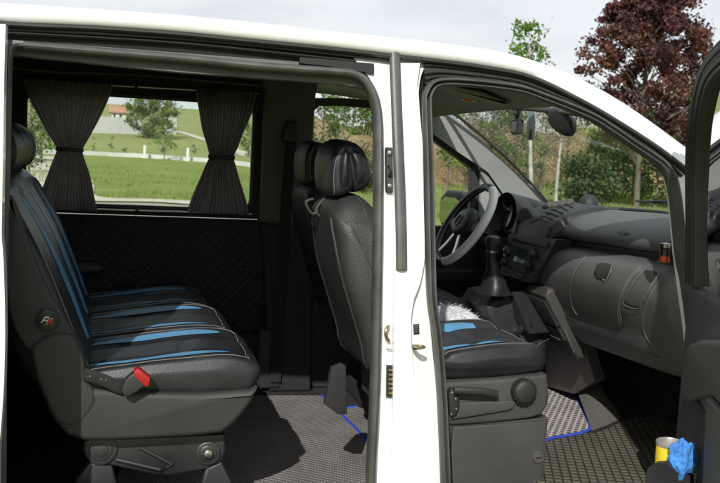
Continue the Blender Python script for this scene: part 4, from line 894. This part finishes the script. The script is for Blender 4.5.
matpoly('floor_mat', [(540, 441), (592, 432), (626, 419), (660, 416), (716, 416), (730, 500), (560, 520), (530, 500)], .598, .008, MAT_B, 'dark rubber mat with diamond lattice in the passenger footwell')
# interior mirror, dash camera, toll tag
mc = at(0, 561, 121.5, .38)
rm = empty('rear_view_mirror', mc, 'black rear view mirror hanging from the windshield header', 'mirror')
ax = (at(0, 575, 130, .385)-at(0, 547, 113, .375)).normalized(); nn = Vector((-1, 0, -.1)); upv = nn.cross(ax).normalized(); nn = ax.cross(upv)
bm = BM(); rings = []
for h, k in ((-.014, .55), (-.012, .85), (-.003, 1), (.010, .98), (.024, .75), (.032, .35)):
    rings.append([mc+ax*(.088*k*math.copysign(abs(math.cos(a))**.75, math.cos(a)))+upv*(.040*k*math.copysign(abs(math.sin(a))**.75, math.sin(a)))+Vector((h, 0, 0)) for a in [i*math.pi/18 for i in range(36)]])
loft(bm, rings); obj('housing', bm, PLASTD, rm, 50)
bm = BM(); tube(bm, cat([mc+Vector((.015, 0, .0)), at(0, 549, 111, .40), at(0, 538, 104, .40), at(0, 530, 98, .41)], 6), .013, n=10, taper=lambda t: .8+t*.9); box(bm, at(0, 533, 101, .40)-Vector((.02, .05, .03)), at(0, 533, 101, .40)+Vector((.02, .03, .035)), .012); obj('mount', bm, PLASTD, rm)
cc = at(0, 517, 126.5, .40); dc = empty('dash_camera', cc, 'boxy black dash camera hanging from the windshield beside the mirror', 'dash camera')
bm = BM(); box(bm, cc-Vector((.012, .031, .030)), cc+Vector((.014, .031, .026)), .004); obj('body', bm, PLASTD, dc)
bm = BM(); box(bm, cc-Vector((.0135, .024, .022)), cc+Vector((.0, .022, .019)), .001); obj('screen', bm, SCREEN, dc)
bm = BM(); tube(bm, [cc+Vector((0, 0, .02)), at(0, 518, 113, .40), at(0, 521, 104, .41), at(0, 519, 99, .42)], .009, n=10); disc(bm, at(0, 518, 113, .395), (-1, 0, 0), .013, .016, 14); obj('mount', bm, PLASTD, dc)
bm = BM(); tube(bm, cat([at(0, 523, 104, .41), at(0, 527, 108, .40), at(0, 525, 113, .40)], 6), .0022, n=6); obj('cable', bm, RUB, dc)
tc_ = at(0, 531, 124, .47); bm = BM(); box(bm, tc_-Vector((.004, .034, .062)), tc_+Vector((.004, .030, .055)), .003); o = obj('toll_tag', bm, M('tag_plastic', (.30, .34, .36), .4)); tag(o, 'grey blue toll tag stuck to the windshield behind the dash camera', 'tag')
bm = BM(); box(bm, tc_-Vector((.0065, .020, .058)), tc_+Vector((-.0005, .004, -.02)), .002); obj('bracket', bm, PLASTD, o)

# ------------------------------------------------------------------ steering wheel
wc = YP(464.5, 224, .42); ta = rad(31); wu = Vector((math.sin(ta), 0, math.cos(ta))); wn = Vector((-math.cos(ta), 0, math.sin(ta))); wy = Vector((0, -1, 0)); RW = .183
def wp(a, r=RW, h=0): return wc+wu*(r*math.cos(rad(a)))+wy*(r*math.sin(rad(a)))+wn*h
bm = BM(); tube(bm, [wp(a) for a in range(166, 380, 5)], .0165, n=12, up=wn); sw = obj('steering_wheel', bm, LEATH, van, 60)
bm = BM(); tube(bm, [wp(a) for a in range(19, 168, 4)], .0178, n=12, up=wn); obj('grip', bm, LGREY, sw, 60)
bm = BM(); tube(bm, [wp(a, RW-.019, .004) for a in range(180, 374, 6)], .0018, n=5, up=wn); obj('stitching', bm, THREAD, sw)
bm = BM(); rings = []
for h, k in ((-.03, .8), (-.005, 1), (.012, .97), (.024, .8), (.030, .5), (.032, .1)):
    rings.append([wp(0, .0, h)+wu*(.075*k*math.sin(a)*(1 if math.sin(a) > 0 else .8))+wy*(.088*k*math.cos(a)) for a in [i*math.pi/16 for i in range(32)]])
loft(bm, rings); hb = obj('airbag_hub', bm, PLASTD, sw, 50)
bm = BM(); tube(bm, [wp(i*15, .026, .033) for i in range(24)], .0022, n=6, up=wn, closed=True)
for k in range(3): tube(bm, [wp(k*120, 0, .033), wp(k*120, .025, .033)], .003, n=5, taper=lambda t: 1-.8*t)
obj('emblem', bm, METALD, hb)
for a0, mt_ in ((90, PLASTD), (270, PLASTD), (150, METAL), (210, METAL)):
    bm = BM(); tube(bm, [wp(a0, .06, .002), wp(a0, .12, -.002), wp(a0, RW-.01, 0)], .022 if mt_ is PLASTD else .016, .006, 10, wn); obj('spoke', bm, mt_, sw)
bm = BM(); tube(bm, [wc-wn*.02, wc-wn*.22], .045, n=16); obj('column', bm, PLASTD, sw)
bm = BM(); tube(bm, [wc-wn*.06, wc-wn*.055+wy*.16], .009, n=8); obj('stalk', bm, PLASTD, sw); bm = BM(); tube(bm, [wc-wn*.06, wc-wn*.055-wy*.16], .009, n=8); obj('stalk', bm, PLASTD, sw)

# ------------------------------------------------------------------ can and cloth in the open door's pocket
cn = YP(671, 441.5, -1.2); cb = Vector((cn.x, cn.y, cn.z-.09))
can = empty('tin_can', cb, 'yellow tin can with grey rim standing in the bottom pocket of the open front door', 'can')
bm = BM(); lathe(bm, [(.001, 0), (.0325, .0), (.0345, .003), (.0345, .078), (.0337, .08)], cb, seg=32, cap=False); obj('label_band', bm, YEL, can)
bm = BM(); lathe(bm, [(.034, .078), (.0355, .08), (.0365, .084), (.0365, .089), (.035, .0905), (.0335, .088), (.033, .06), (.001, .059)], cb, seg=32, cap=False); obj('rim', bm, M('grey_tin', (.34, .33, .30), .45, metal=.3), can)
bm = BM(); bmesh.ops.create_icosphere(bm, subdivisions=5, radius=1)
cl = YP(683, 459, -1.25)
for v in bm.verts:
    n_ = v.co.normalized(); k = 1+.30*noise.noise(n_*2.1+Vector((3, 1, 0)))-.34*abs(noise.noise(n_*3.3+Vector((0, 5, 2))))-.05*abs(noise.noise(n_*8+Vector((4, 5, 2))))
    v.co = cl+Vector((n_.x*.038*k, n_.y*.026*k, n_.z*.046*k+.012*max(0, .4-n_.x)*n_.z))
o = obj('rag', bm, BLUEC, sharp=180); tag(o, 'crumpled blue cloth stuffed beside the yellow tin can', 'cloth')
bm = BM(); P = [YP(u, v, -1.262) for u, v in ((645, 478), (648, 468), (654, 463.5), (664, 463), (668, 464.5), (676, 472), (690, 477), (694, 520), (645, 520))]; loft(bm, [P, [p+Vector((.02, .015, 0)) for p in P]], True, True)
obj('door_pocket', bm, PLASTD, od, 30)
# ================================================================== OUTDOORS
def azd(u, d): a = yaw+math.atan((u-CX)/F); return Vector((CAM.x+d*math.sin(a), CAM.y+d*math.cos(a), 0))
def sst(a, b, x): t = max(0, min(1, (x-a)/(b-a))); return t*t*(3-2*t)
def polar(x, y): dx, dy = x-CAM.x, y-CAM.y; return math.hypot(dx, dy), math.degrees(math.atan2(dx, dy))
def bankd(az): return 27+(max(11, min(34, az))-11)*1.9
def bank(x, y):
    d, az = polar(x, y); k = sst(9.5, 13.5, az)*(1-sst(52, 70, az)); rd = bankd(az)+1.5*noise.noise((x*.08, y*.08, 0))
    return k*(1.9+.05*(bankd(az)-27))*sst(rd, rd+6.5, d)
def terr(x, y):
    d, az = polar(x, y); h = 0
    hk = (1-sst(9, 18, az))*sst(-75, -40, az)+.35
    h += hk*(.042*max(0, d-84)*sst(84, 120, d)) if d < 300 else hk*.042*216
    h += bank(x, y)
    if d > 14: h += .25*noise.noise((x*.05, y*.05, 3))*sst(14, 40, d)+.06*noise.noise((x*.4, y*.4, 5))*sst(14, 30, d)
    return h
def gmat(name, ramps, scale, bump=.6, rough=1):
    m, N, L = newmat(name); b = N['Principled BSDF']; b.inputs['Roughness'].default_value = rough; b.inputs['Specular IOR Level'].default_value = .1
    tc = N.new('ShaderNodeTexCoord'); nz = N.new('ShaderNodeTexNoise'); nz.inputs['Scale'].default_value = scale; nz.inputs['Detail'].default_value = 8; nz.inputs['Roughness'].default_value = .65; L.new(tc.outputs['Object'], nz.inputs['Vector'])
    n2 = N.new('ShaderNodeTexNoise'); n2.inputs['Scale'].default_value = scale*14; n2.inputs['Detail'].default_value = 4; L.new(tc.outputs['Object'], n2.inputs['Vector'])
    a = mathn(N, L, 'ADD', mathn(N, L, 'MULTIPLY', nz.outputs['Fac'], .65), mathn(N, L, 'MULTIPLY', n2.outputs['Fac'], .35))
    rp = N.new('ShaderNodeValToRGB'); el = rp.color_ramp.elements
    while len(el) < len(ramps): el.new(.5)
    for e, (p, c) in zip(el, ramps): e.position = p; e.color = (*c, 1)
    L.new(a, rp.inputs[0]); L.new(rp.outputs[0], b.inputs['Base Color'])
    bp = N.new('ShaderNodeBump'); bp.inputs['Strength'].default_value = bump; bp.inputs['Distance'].default_value = .1; L.new(n2.outputs['Fac'], bp.inputs['Height']); L.new(bp.outputs[0], b.inputs['Normal']); return m
GRASS = gmat('grass_ground', [(.33, (.15, .195, .045)), (.5, (.195, .24, .062)), (.62, (.25, .275, .10)), (.72, (.29, .27, .14))], .35)
FIELD = gmat('field_grass', [(.35, (.19, .22, .075)), (.55, (.26, .28, .11)), (.7, (.30, .285, .14))], .12)
EARTH = gmat('bank_earth', [(.32, (.135, .115, .045)), (.5, (.29, .215, .115)), (.66, (.38, .29, .17))], .5)
DIRT = gmat('pale_dirt', [(.35, (.42, .37, .29)), (.6, (.60, .55, .46)), (.75, (.30, .30, .18))], .6)
ROADM = gmat('gravel_road', [(.35, (.30, .28, .24)), (.6, (.42, .40, .35))], 1.5)
CONC = gmat('concrete', [(.35, (.38, .37, .36)), (.65, (.50, .49, .48))], 1.2, .2, .9)
ds = [0, 3, 6, 10, 13]+[15+1.0*k for k in range(85)]+[102+4*k for k in range(50)]+[320, 400, 550, 800, 1200, 2000, 3500]
azs = [-180+6*k for k in range(24)]+[-36+.6*k for k in range(147)]+[54+6*k for k in range(21)]
bm = BM(); rows = []
for d in ds:
    r = []
    for a in azs:
        x, y = CAM.x+max(d, .01)*math.sin(rad(a)), CAM.y+max(d, .01)*math.cos(rad(a)); r.append(Vector((x, y, terr(x, y))))
    rows.append(r)
vs = [[bm.verts.new(p) for p in r] for r in rows]; n_ = len(azs)
for i in range(len(ds)-1):
    for j in range(n_):
        k = (j+1) % n_; f = bm.faces.new((vs[i][j], vs[i][k], vs[i+1][k], vs[i+1][j])); c = f.calc_center_median(); b = bank(c.x, c.y); d, az = polar(c.x, c.y)
        f.material_index = 2 if b > .22 else (1 if d > 90 else 0)
bmesh.ops.remove_doubles(bm, verts=bm.verts, dist=.0005)
g = obj('ground', bm, [GRASS, FIELD, EARTH], sharp=180); tag(g, 'grass ground rising to a field and a brown earth bank', kind='structure')
def sheet(name, pts, mat, label, lift=.012, n=40):     # pts: pairs of (left, right) ground points
    bm = BM(); A_ = cat([p[0] for p in pts], 8); B_ = cat([p[1] for p in pts], 8); rows = []
    for a, b in zip(A_, B_): rows.append([(lambda p: Vector((p.x, p.y, terr(p.x, p.y)+lift)))(a.lerp(b, k/8)) for k in range(9)])
    loft(bm, rows, False, False); o = obj(name, bm, mat, sharp=180); tag(o, label, kind='structure'); return o
gp = lambda u, d: azd(u, d)
sheet('road', [(gp(-300, 15), gp(-300, 22.5)), (gp(0, 15), gp(0, 23.2)), (gp(140, 15.5), gp(140, 24)), (gp(260, 16), gp(260, 22)), (gp(330, 14), gp(330, 17))], ROADM, 'pale gravel road crossing outside the side window')
sheet('dirt_patch', [(gp(-120, 23), gp(-120, 44)), (gp(30, 23.2), gp(30, 58)), (gp(60, 23.3), gp(60, 56)), (gp(78, 23.6), gp(80, 44)), (gp(90, 24), gp(91, 33)), (gp(98, 24.2), gp(98, 26)), (gp(170, 24.1), gp(170, 25.6)), (gp(255, 22), gp(255, 25))], DIRT, 'pale bare dirt beside the gravel road', .03)
sheet('dirt_patch', [(gp(-60, 66), gp(-60, 84)), (gp(40, 64), gp(40, 78)), (gp(75, 66), gp(80, 72))], DIRT, 'bleached dirt yard beyond the bushes', .04)
sheet('path', [(gp(172, 134), gp(172, 139)), (gp(205, 116), gp(205, 122)), (gp(232, 103), gp(232, 110)), (gp(262, 95), gp(262, 101))], DIRT, 'pale track slanting across the hill field', .05)

def tree(name, label, u, d, H, crown, leaf, n, mats, tr=.09, clusters=60, cs=.42, cat_='tree', group=None, seed=1, trunk_mat=None, shape=1.0, bare=.25, lean=0, hang=0):
    rnd = random.Random(seed); b = azd(u, d); b.z = terr(b.x, b.y)-.05; cz0, cz1, cr = crown
    root = empty(name, b, label, cat_, group)
    bm = BM(); lx = [rnd.uniform(-.12, .12) for _ in range(6)]
    ax = lambda t: b+Vector((lean*t*H+lx[0]*math.sin(t*5+lx[1]*9)*H*.12, lx[2]*math.sin(t*4+lx[3]*9)*H*.12, t*H))
    top = max(.5, min(.97, cz1/H-.05)); tube(bm, [ax(top*k/10) for k in range(11)], tr, n=8, up=(1, .13, 0), taper=lambda t: 1.15-.9*t)
    C_ = []
    for k in range(clusters):
        t = rnd.random(); z = cz0+(cz1-cz0)*(t**.9); f = (z-cz0)/(cz1-cz0)
        rr_ = cr*(math.sin(math.pi*min(1, .16+.84*f)**.75)**.8 if shape == 1 else (1-f)**.7*min(1, .35+f*4) if shape == 2 else math.sqrt(max(0.05, 1-(2*f-1)**2)))
        a = rnd.uniform(0, 6.283); q = rnd.random()**.5*rr_; p = b+Vector((math.cos(a)*q+lean*z, math.sin(a)*q, z)); C_.append(p)
        if k % 2 == 0 or bare > .5:
            s = ax(max(.08, min(top, (z-.28*cr-q*.35)/H))); m_ = s.lerp(p, .5)+Vector((0, 0, .06*q)); tube(bm, [s, m_, p], tr*.28, n=5, taper=lambda t: 1-.75*t)
    obj('trunk', bm, trunk_mat or BARK, root, 60)
    bm = BM(); per = max(1, n//clusters)
    for k, c in enumerate(C_):
        mi = rnd.choice(range(len(mats))); sc = cs*rnd.uniform(.55, 1.3)
        for _ in range(per):
            p = c+Vector((rnd.gauss(0, sc*.55), rnd.gauss(0, sc*.55), rnd.gauss(-hang, sc*.40))); s = leaf*rnd.uniform(.6, 1.3)
            nrm = Vector((rnd.gauss(0, 1), rnd.gauss(0, 1), rnd.gauss(.6, .8))).normalized(); t1 = nrm.orthogonal().normalized(); t1.rotate(Matrix.Rotation(rnd.uniform(0, 6.28), 3, nrm)); t2 = nrm.cross(t1)
            q = [p-t1*s, p-t2*s*.55+t1*.1*s, p+t1*s-nrm*s*.25, p+t2*s*.55+t1*.1*s]
            f = bm.faces.new([bm.verts.new(x) for x in q]); f.material_index = mi if rnd.random() < .75 else rnd.randrange(len(mats))
    o = obj('crown', bm, list(mats), root, smooth=False); return root
BARK = M('bark', (.16, .13, .10), .9, var=.35, vscale=3, bump=1, bscale=20)
BIRCH = M('pale_bark', (.36, .34, .30), .85, var=.4, vscale=5, col2=(.55, .52, .47))
PUR = [leafmat('maple_dark', (.040, .014, .016), (.062, .022, .022), .2), leafmat('maple_red', (.105, .036, .036), (.14, .048, .046), .3), leafmat('maple_rust', (.13, .055, .042), (.16, .07, .05), .35)]
GRN = [leafmat('leaf_mid', (.085, .135, .035), (.12, .175, .05)), leafmat('leaf_light', (.11, .19, .035), (.15, .24, .05), .45), leafmat('leaf_deep', (.05, .09, .026), (.075, .12, .035))]
YGR = [leafmat('leaf_spring', (.13, .24, .035), (.19, .32, .055), .5), leafmat('leaf_spring_deep', (.07, .15, .025), (.11, .2, .035), .4)]
OLV = [leafmat('leaf_olive', (.13, .14, .05), (.19, .19, .08)), leafmat('leaf_khaki', (.22, .19, .10), (.28, .24, .14)), leafmat('leaf_sage', (.08, .12, .04), (.12, .16, .06))]
DGR = [leafmat('leaf_dark', (.04, .075, .022), (.06, .10, .03)), leafmat('leaf_bottle', (.07, .12, .035), (.10, .15, .045))]
tree('purple_maple', 'tall purple-leaved maple rising above the roof line at the right', 634, 37, 9.6, (2.7, 9.9, 2.6), .085, 40000, PUR, .10, 320, .31, 'tree', None, 11, None, 1)
tree('young_tree', 'slender young tree with a white trunk, its bright top above the roof', 531, 24, 4.75, (3.15, 4.95, .58), .062, 1500, YGR, .06, 40, .20, 'tree', None, 12, BIRCH, 3, .3, -.09)
tree('young_tree', 'pale bare trunk standing right of the white trunked tree, behind the mirror', 554, 33, 4.1, (2.6, 4.1, .8), .06, 700, OLV, .06, 30, .3, 'tree', None, 13, BIRCH, 3, .8, .004)
tree('sapling', 'small sapling with a round green crown outside the far front window', 445, 25, 2.9, (1.35, 3.0, .5), .06, 520, YGR, .035, 18, .22, 'tree', None, 14)
for i, (u, d, H, w, lab, ms, n) in enumerate(((583, 34, 1.75, 1.05, 'dense dark green bush on the lawn left of the maple trunk', DGR, 2600), (603, 41, 3.0, 1.5, 'loose mid green shrub behind the dark lawn bush', GRN, 2600), (652, 39, 3.4, 1.5, 'broad green shrub right of the maple trunk', GRN, 2800), (676, 46, 5.6, 1.8, 'yellow-green shrub beside the open door frame', YGR, 2600), (628, 47, 4.3, 1.9, 'olive shrub rising behind the maple trunk', GRN, 2400), (505, 44, 4.2, 1.8, 'green bush behind the white trunk and the dash camera', GRN, 2400), (600, 62, 4.2, 1.6, 'pale green poplar far behind the mirror', [GRN[1], OLV[2]], 1500))):
    tree('bush' if H < 5 else 'shrub_tree', lab, u, d, H*.9, (.25, H, w), .085 if d < 45 else .12, n, ms, .05, 60, .38, 'bush' if H < 5 else 'tree', 'shrubs beyond the windshield', 20+i, None, 3)
for i, (u, d, H, w) in enumerate(((462, 43, 4.4, 1.4), (486, 45, 4.6, 1.5), (510, 47, 4.7, 1.5), (538, 50, 4.6, 1.5), (562, 53, 4.5, 1.2))):
    tree('thin_tree', ('leftmost', 'second from left', 'middle', 'fourth from left', 'rightmost')[i]+' of the thin khaki trees on the bank behind the windshield', u, d, H*.9, (.8, H, w), .05, 3200, [OLV[0], OLV[1], OLV[1], OLV[2]], .07, 55, .5, 'tree', 'khaki trees on the bank', 40+i, None, 3, .7)
for i, (u, d, H, w, ms, lab) in enumerate(((318, 42, 3.2, 1.1, GRN, 'green bush at the left edge of the far front window'), (331, 46, 4.9, 1.0, [OLV[2], GRN[0]], 'round grey-green tree above the headrests'), (347, 40, 3.7, 1.1, YGR, 'bright green bushy tree above the passenger headrest'), (367, 41, 3.2, .7, YGR, 'narrow bright shrub at the right edge of the far front window'), (338, 34, 1.7, 1.3, OLV, 'low olive scrub on the bank behind the headrest'), (371, 35, 1.9, 1.0, OLV, 'low khaki scrub beside the pillar seal'))):
    tree('bank_bush', lab, u, d, H*.9, (.15, H*.8, w), .07, 1500, ms, .05, 40, .32, 'bush', 'bushes on the earth bank', 60+i, None, 3)
tree('field_tree', 'large spreading tree beside the grey wall on the hill', 147, 118, 6.0, (.5, 5.6, 3.3), .15, 5200, GRN[:2]+[OLV[0]], .12, 70, .7, 'tree', None, 71, None, 3)
tree('sapling', 'small airy sapling on the slope by the white kerb', 161, 83, 3.1, (.7, 3.3, 1.25), .10, 420, YGR, .05, 30, .32, 'tree', None, 72, None, 3)
tree('roadside_bush', 'dark bush behind the bench headrest at the left of the side window', 26, 42, 3.0, (.2, 3.1, 1.0), .07, 1500, DGR+[GRN[0]], .05, 40, .3, 'bush', None, 73, None, 3)
tree('roadside_bush', 'blossoming grey-green bush left of the first curtain', 37, 55, 3.3, (.2, 3.0, .8), .08, 900, [GRN[0], leafmat('blossom', (.30, .29, .25), (.38, .36, .31)), OLV[2]], .05, 34, .35, 'bush', None, 74, None, 3)
tree('field_shrub', 'small green shrub on the field right of the second curtain', 244, 100, 3.6, (.1, 3.6, 1.4), .14, 600, GRN, .05, 24, .5, 'bush', None, 75, None, 3)
for i, (u, d, H) in enumerate(((90, 96, 1.5), (108, 97, 1.6), (122, 93, .9), (190, 101, 1.1))):
    tree('field_shrub', ('left of two slim dark seedlings below the grey wall', 'right of two slim dark seedlings below the grey wall', 'stubby dark seedling behind the white kerb', 'slim seedling between the white post and the second curtain')[i], u, d, H, (.15, H, .28), .08, 70, DGR, .02, 8, .2, 'seedling', 'seedlings on the slope', 80+i)
# wall, house, kerb and posts on the hill
def hbox(bm, u0, u1, d, z0, z1, th, r=.02):
    a, b = azd(u0, d), azd(u1, d); t = (b-a).normalized(); n_ = Vector((-t.y, t.x, 0)); g_ = min(terr(a.x, a.y), terr(b.x, b.y))
    P = [a, b, b+n_*th, a+n_*th]; loft(bm, [[Vector((p.x, p.y, g_+z0)) for p in P], [Vector((p.x, p.y, g_+z1)) for p in P]], True, True); return a, b, n_, g_
gw = empty('boundary_wall', azd(100, 124), 'grey concrete boundary wall on the hill behind the spreading tree', 'wall')
for k in range(7): 
    u = 70+9.6*k; bm = BM(); hbox(bm, u, u+9.55, 124, -.5, 2.25-.03*k, .18); obj('wall_panel', bm, CONC, gw)
bm = BM(); hbox(bm, 157, 172, 128, -.5, 2.2, .2); o = obj('boundary_wall', bm, CONC); tag(o, 'short end of grey wall showing right of the spreading tree', 'wall')
hs = empty('house', azd(113, 170), 'house with an orange tiled roof peeping over the grey wall', 'house')
WALLW = M('house_render', (.62, .58, .52), .9); TILE = M('roof_tiles', (.40, .22, .14), .85, var=.3, vscale=2)
bm = BM(); a, b, n_, g_ = hbox(bm, 107, 121, 170, -.5, 1.4, 5); obj('wall', bm, WALLW, hs)
bm = BM(); t = (b-a).normalized(); loft(bm, [[a-t*.5+n_*-.5+Vector((0, 0, g_+1.3)), a-t*.5+n_*3.5+Vector((0, 0, g_+2.7)), a-t*.5+n_*6.5+Vector((0, 0, g_+1.3))], [b+t*.5+n_*-.5+Vector((0, 0, g_+1.3)), b+t*.5+n_*3.5+Vector((0, 0, g_+2.7)), b+t*.5+n_*6.5+Vector((0, 0, g_+1.3))]], True, True); obj('roof', bm, TILE, hs)
bm = BM()
for k in range(2): hbox(bm, 109+6*k, 111+6*k, 169.9, .4, 1.1, .12)
obj('window', bm, SCREEN, hs)
bm = BM(); A_, B_ = [], []
for u, d in ((20, 83), (82, 85), (140, 86), (210, 82), (262, 76)): p = azd(u, d); A_.append(p)
A_ = resample(cat(A_, 6), 50); rows = [[Vector((p.x, p.y-.18, terr(p.x, p.y)-.2)), Vector((p.x, p.y-.18, terr(p.x, p.y)+.34)), Vector((p.x, p.y+.3, terr(p.x, p.y)+.36)), Vector((p.x, p.y+.3, terr(p.x, p.y)-.2))] for p in A_]
loft(bm, rows); o = obj('white_kerb', bm, M('pale_concrete', (.58, .57, .54), .9)); tag(o, 'long low pale concrete kerb wall crossing the field', 'kerb')
for u, d, lab in ((141, 84.5, 'left of two short white posts along the pale kerb wall'), (184, 82.5, 'right of two short white posts along the pale kerb wall')):
    p = azd(u, d); p.z = terr(p.x, p.y); bm = BM(); box(bm, p+Vector((-.11, -.11, -.1)), p+Vector((.11, .11, 1.15)), .03); o = obj('post', bm, M('white_post', (.7, .69, .66), .8)); tag(o, lab, 'post', 'white posts')
# dry reeds and grasses on the bank: uncountable
bm = BM(); rnd = random.Random(5)
for k in range(26000):
    az = rnd.uniform(10.5, 36); d = bankd(az)+rnd.uniform(-.8, 9)*rnd.random()**.3; p = Vector((CAM.x+d*math.sin(rad(az)), CAM.y+d*math.cos(rad(az)), 0)); p.z = terr(p.x, p.y)
    if noise.noise((p.x*.22, p.y*.22, 9)) < -.12: continue
    h = rnd.uniform(.25, .85); w = rnd.uniform(.012, .03); t = Vector((rnd.gauss(0, .25), rnd.gauss(0, .25), 1))*h; s = Vector((math.cos(rad(az)), -math.sin(rad(az)), 0))*w
    f = bm.faces.new([bm.verts.new(p-s), bm.verts.new(p+s), bm.verts.new(p+t)]); f.material_index = rnd.choice((0, 0, 1, 2))
o = obj('dry_reeds', bm, [leafmat('reed_straw', (.33, .25, .13), (.42, .32, .18)), leafmat('reed_brown', (.22, .155, .08), (.29, .21, .11)), leafmat('reed_green', (.15, .17, .06), (.2, .21, .08))], smooth=False); tag(o, 'dry straw-coloured reeds covering the earth bank', 'reeds', kind='stuff')
bm = BM()
for k in range(42000):
    az = rnd.choice((rnd.uniform(18, 36), rnd.uniform(18, 36), rnd.uniform(-7, 17))); d = 23.5+ (rnd.random()**1.6)*(34 if az > 17 else 30); p = Vector((CAM.x+d*math.sin(rad(az)), CAM.y+d*math.cos(rad(az)), 0))
    if bank(p.x, p.y) > .2 or (az < 17 and d < 26.5) or (az < 5 and noise.noise((p.x*.3, p.y*.3, 2)) < 0): continue
    p.z = terr(p.x, p.y)
    h = rnd.uniform(.06, .2); w = rnd.uniform(.01, .025); t = Vector((rnd.gauss(0, .3), rnd.gauss(0, .3), 1))*h; s = Vector((math.cos(rad(az)), -math.sin(rad(az)), 0))*w
    f = bm.faces.new([bm.verts.new(p-s), bm.verts.new(p+s), bm.verts.new(p+t)]); f.material_index = rnd.choice((0, 0, 1))
o = obj('grass', bm, [leafmat('grass_blade', (.18, .235, .055), (.23, .29, .08), .4), leafmat('grass_blade_pale', (.20, .27, .07), (.26, .31, .10), .4)], smooth=False); tag(o, 'short green grass blades on the lawn outside', 'grass', kind='stuff')

# ================================================================== LIGHT
w = bpy.data.worlds.new('World'); SC.world = w; w.use_nodes = True; N, L = w.node_tree.nodes, w.node_tree.links; bg = N['Background']
SUN = Vector((-.45, -1, .75)).normalized(); el = math.asin(SUN.z); azs_ = math.atan2(SUN.x, SUN.y)
sk = N.new('ShaderNodeTexSky'); sk.sky_type = 'NISHITA'; sk.sun_disc = False; sk.sun_elevation = el; sk.sun_rotation = azs_ % (2*math.pi); sk.dust_density = 2
tc = N.new('ShaderNodeTexCoord'); mp = N.new('ShaderNodeMapping'); mp.inputs['Scale'].default_value = (1, 1, 2.6); L.new(tc.outputs['Generated'], mp.inputs[0])
nz = N.new('ShaderNodeTexNoise'); nz.inputs['Scale'].default_value = 3.2; nz.inputs['Detail'].default_value = 7; nz.inputs['Roughness'].default_value = .55; L.new(mp.outputs[0], nz.inputs['Vector'])
rp = N.new('ShaderNodeValToRGB'); rp.color_ramp.elements[0].position = .36; rp.color_ramp.elements[1].position = .62; rp.color_ramp.elements[0].color = (.8, .8, .8, 1); rp.color_ramp.elements[1].color = (.93, .93, .93, 1); L.new(nz.outputs['Fac'], rp.inputs[0])
n3 = N.new('ShaderNodeTexNoise'); n3.inputs['Scale'].default_value = 7; n3.inputs['Detail'].default_value = 6; L.new(mp.outputs[0], n3.inputs['Vector'])
cr = N.new('ShaderNodeValToRGB'); cr.color_ramp.elements[0].position = .36; cr.color_ramp.elements[1].position = .6; cr.color_ramp.elements[0].color = (4.9, 5.0, 5.3, 1); cr.color_ramp.elements[1].color = (5.7, 5.75, 5.85, 1); L.new(n3.outputs['Fac'], cr.inputs[0])
mx = N.new('ShaderNodeMix'); mx.data_type = 'RGBA'; L.new(rp.outputs[0], mx.inputs[0]); L.new(sk.outputs[0], mx.inputs[6]); L.new(cr.outputs[0], mx.inputs[7]); L.new(mx.outputs[2], bg.inputs[0]); bg.inputs[1].default_value = .15
sl = bpy.data.lights.new('sun', 'SUN'); so = bpy.data.objects.new('sun', sl); COL.objects.link(so); sl.energy = 4.0; sl.angle = rad(.53); sl.color = (1, .965, .915); so.rotation_euler = (-SUN).to_track_quat('-Z', 'Y').to_euler()
SC.render.engine = 'CYCLES'; SC.view_settings.view_transform = 'Standard'; SC.view_settings.look = 'None'; SC.view_settings.exposure = .1; SC.view_settings.gamma = 1
SC.cycles.transparent_max_bounces = 16; SC.cycles.max_bounces = 8; SC.render.resolution_x = 1024; SC.render.resolution_y = 687
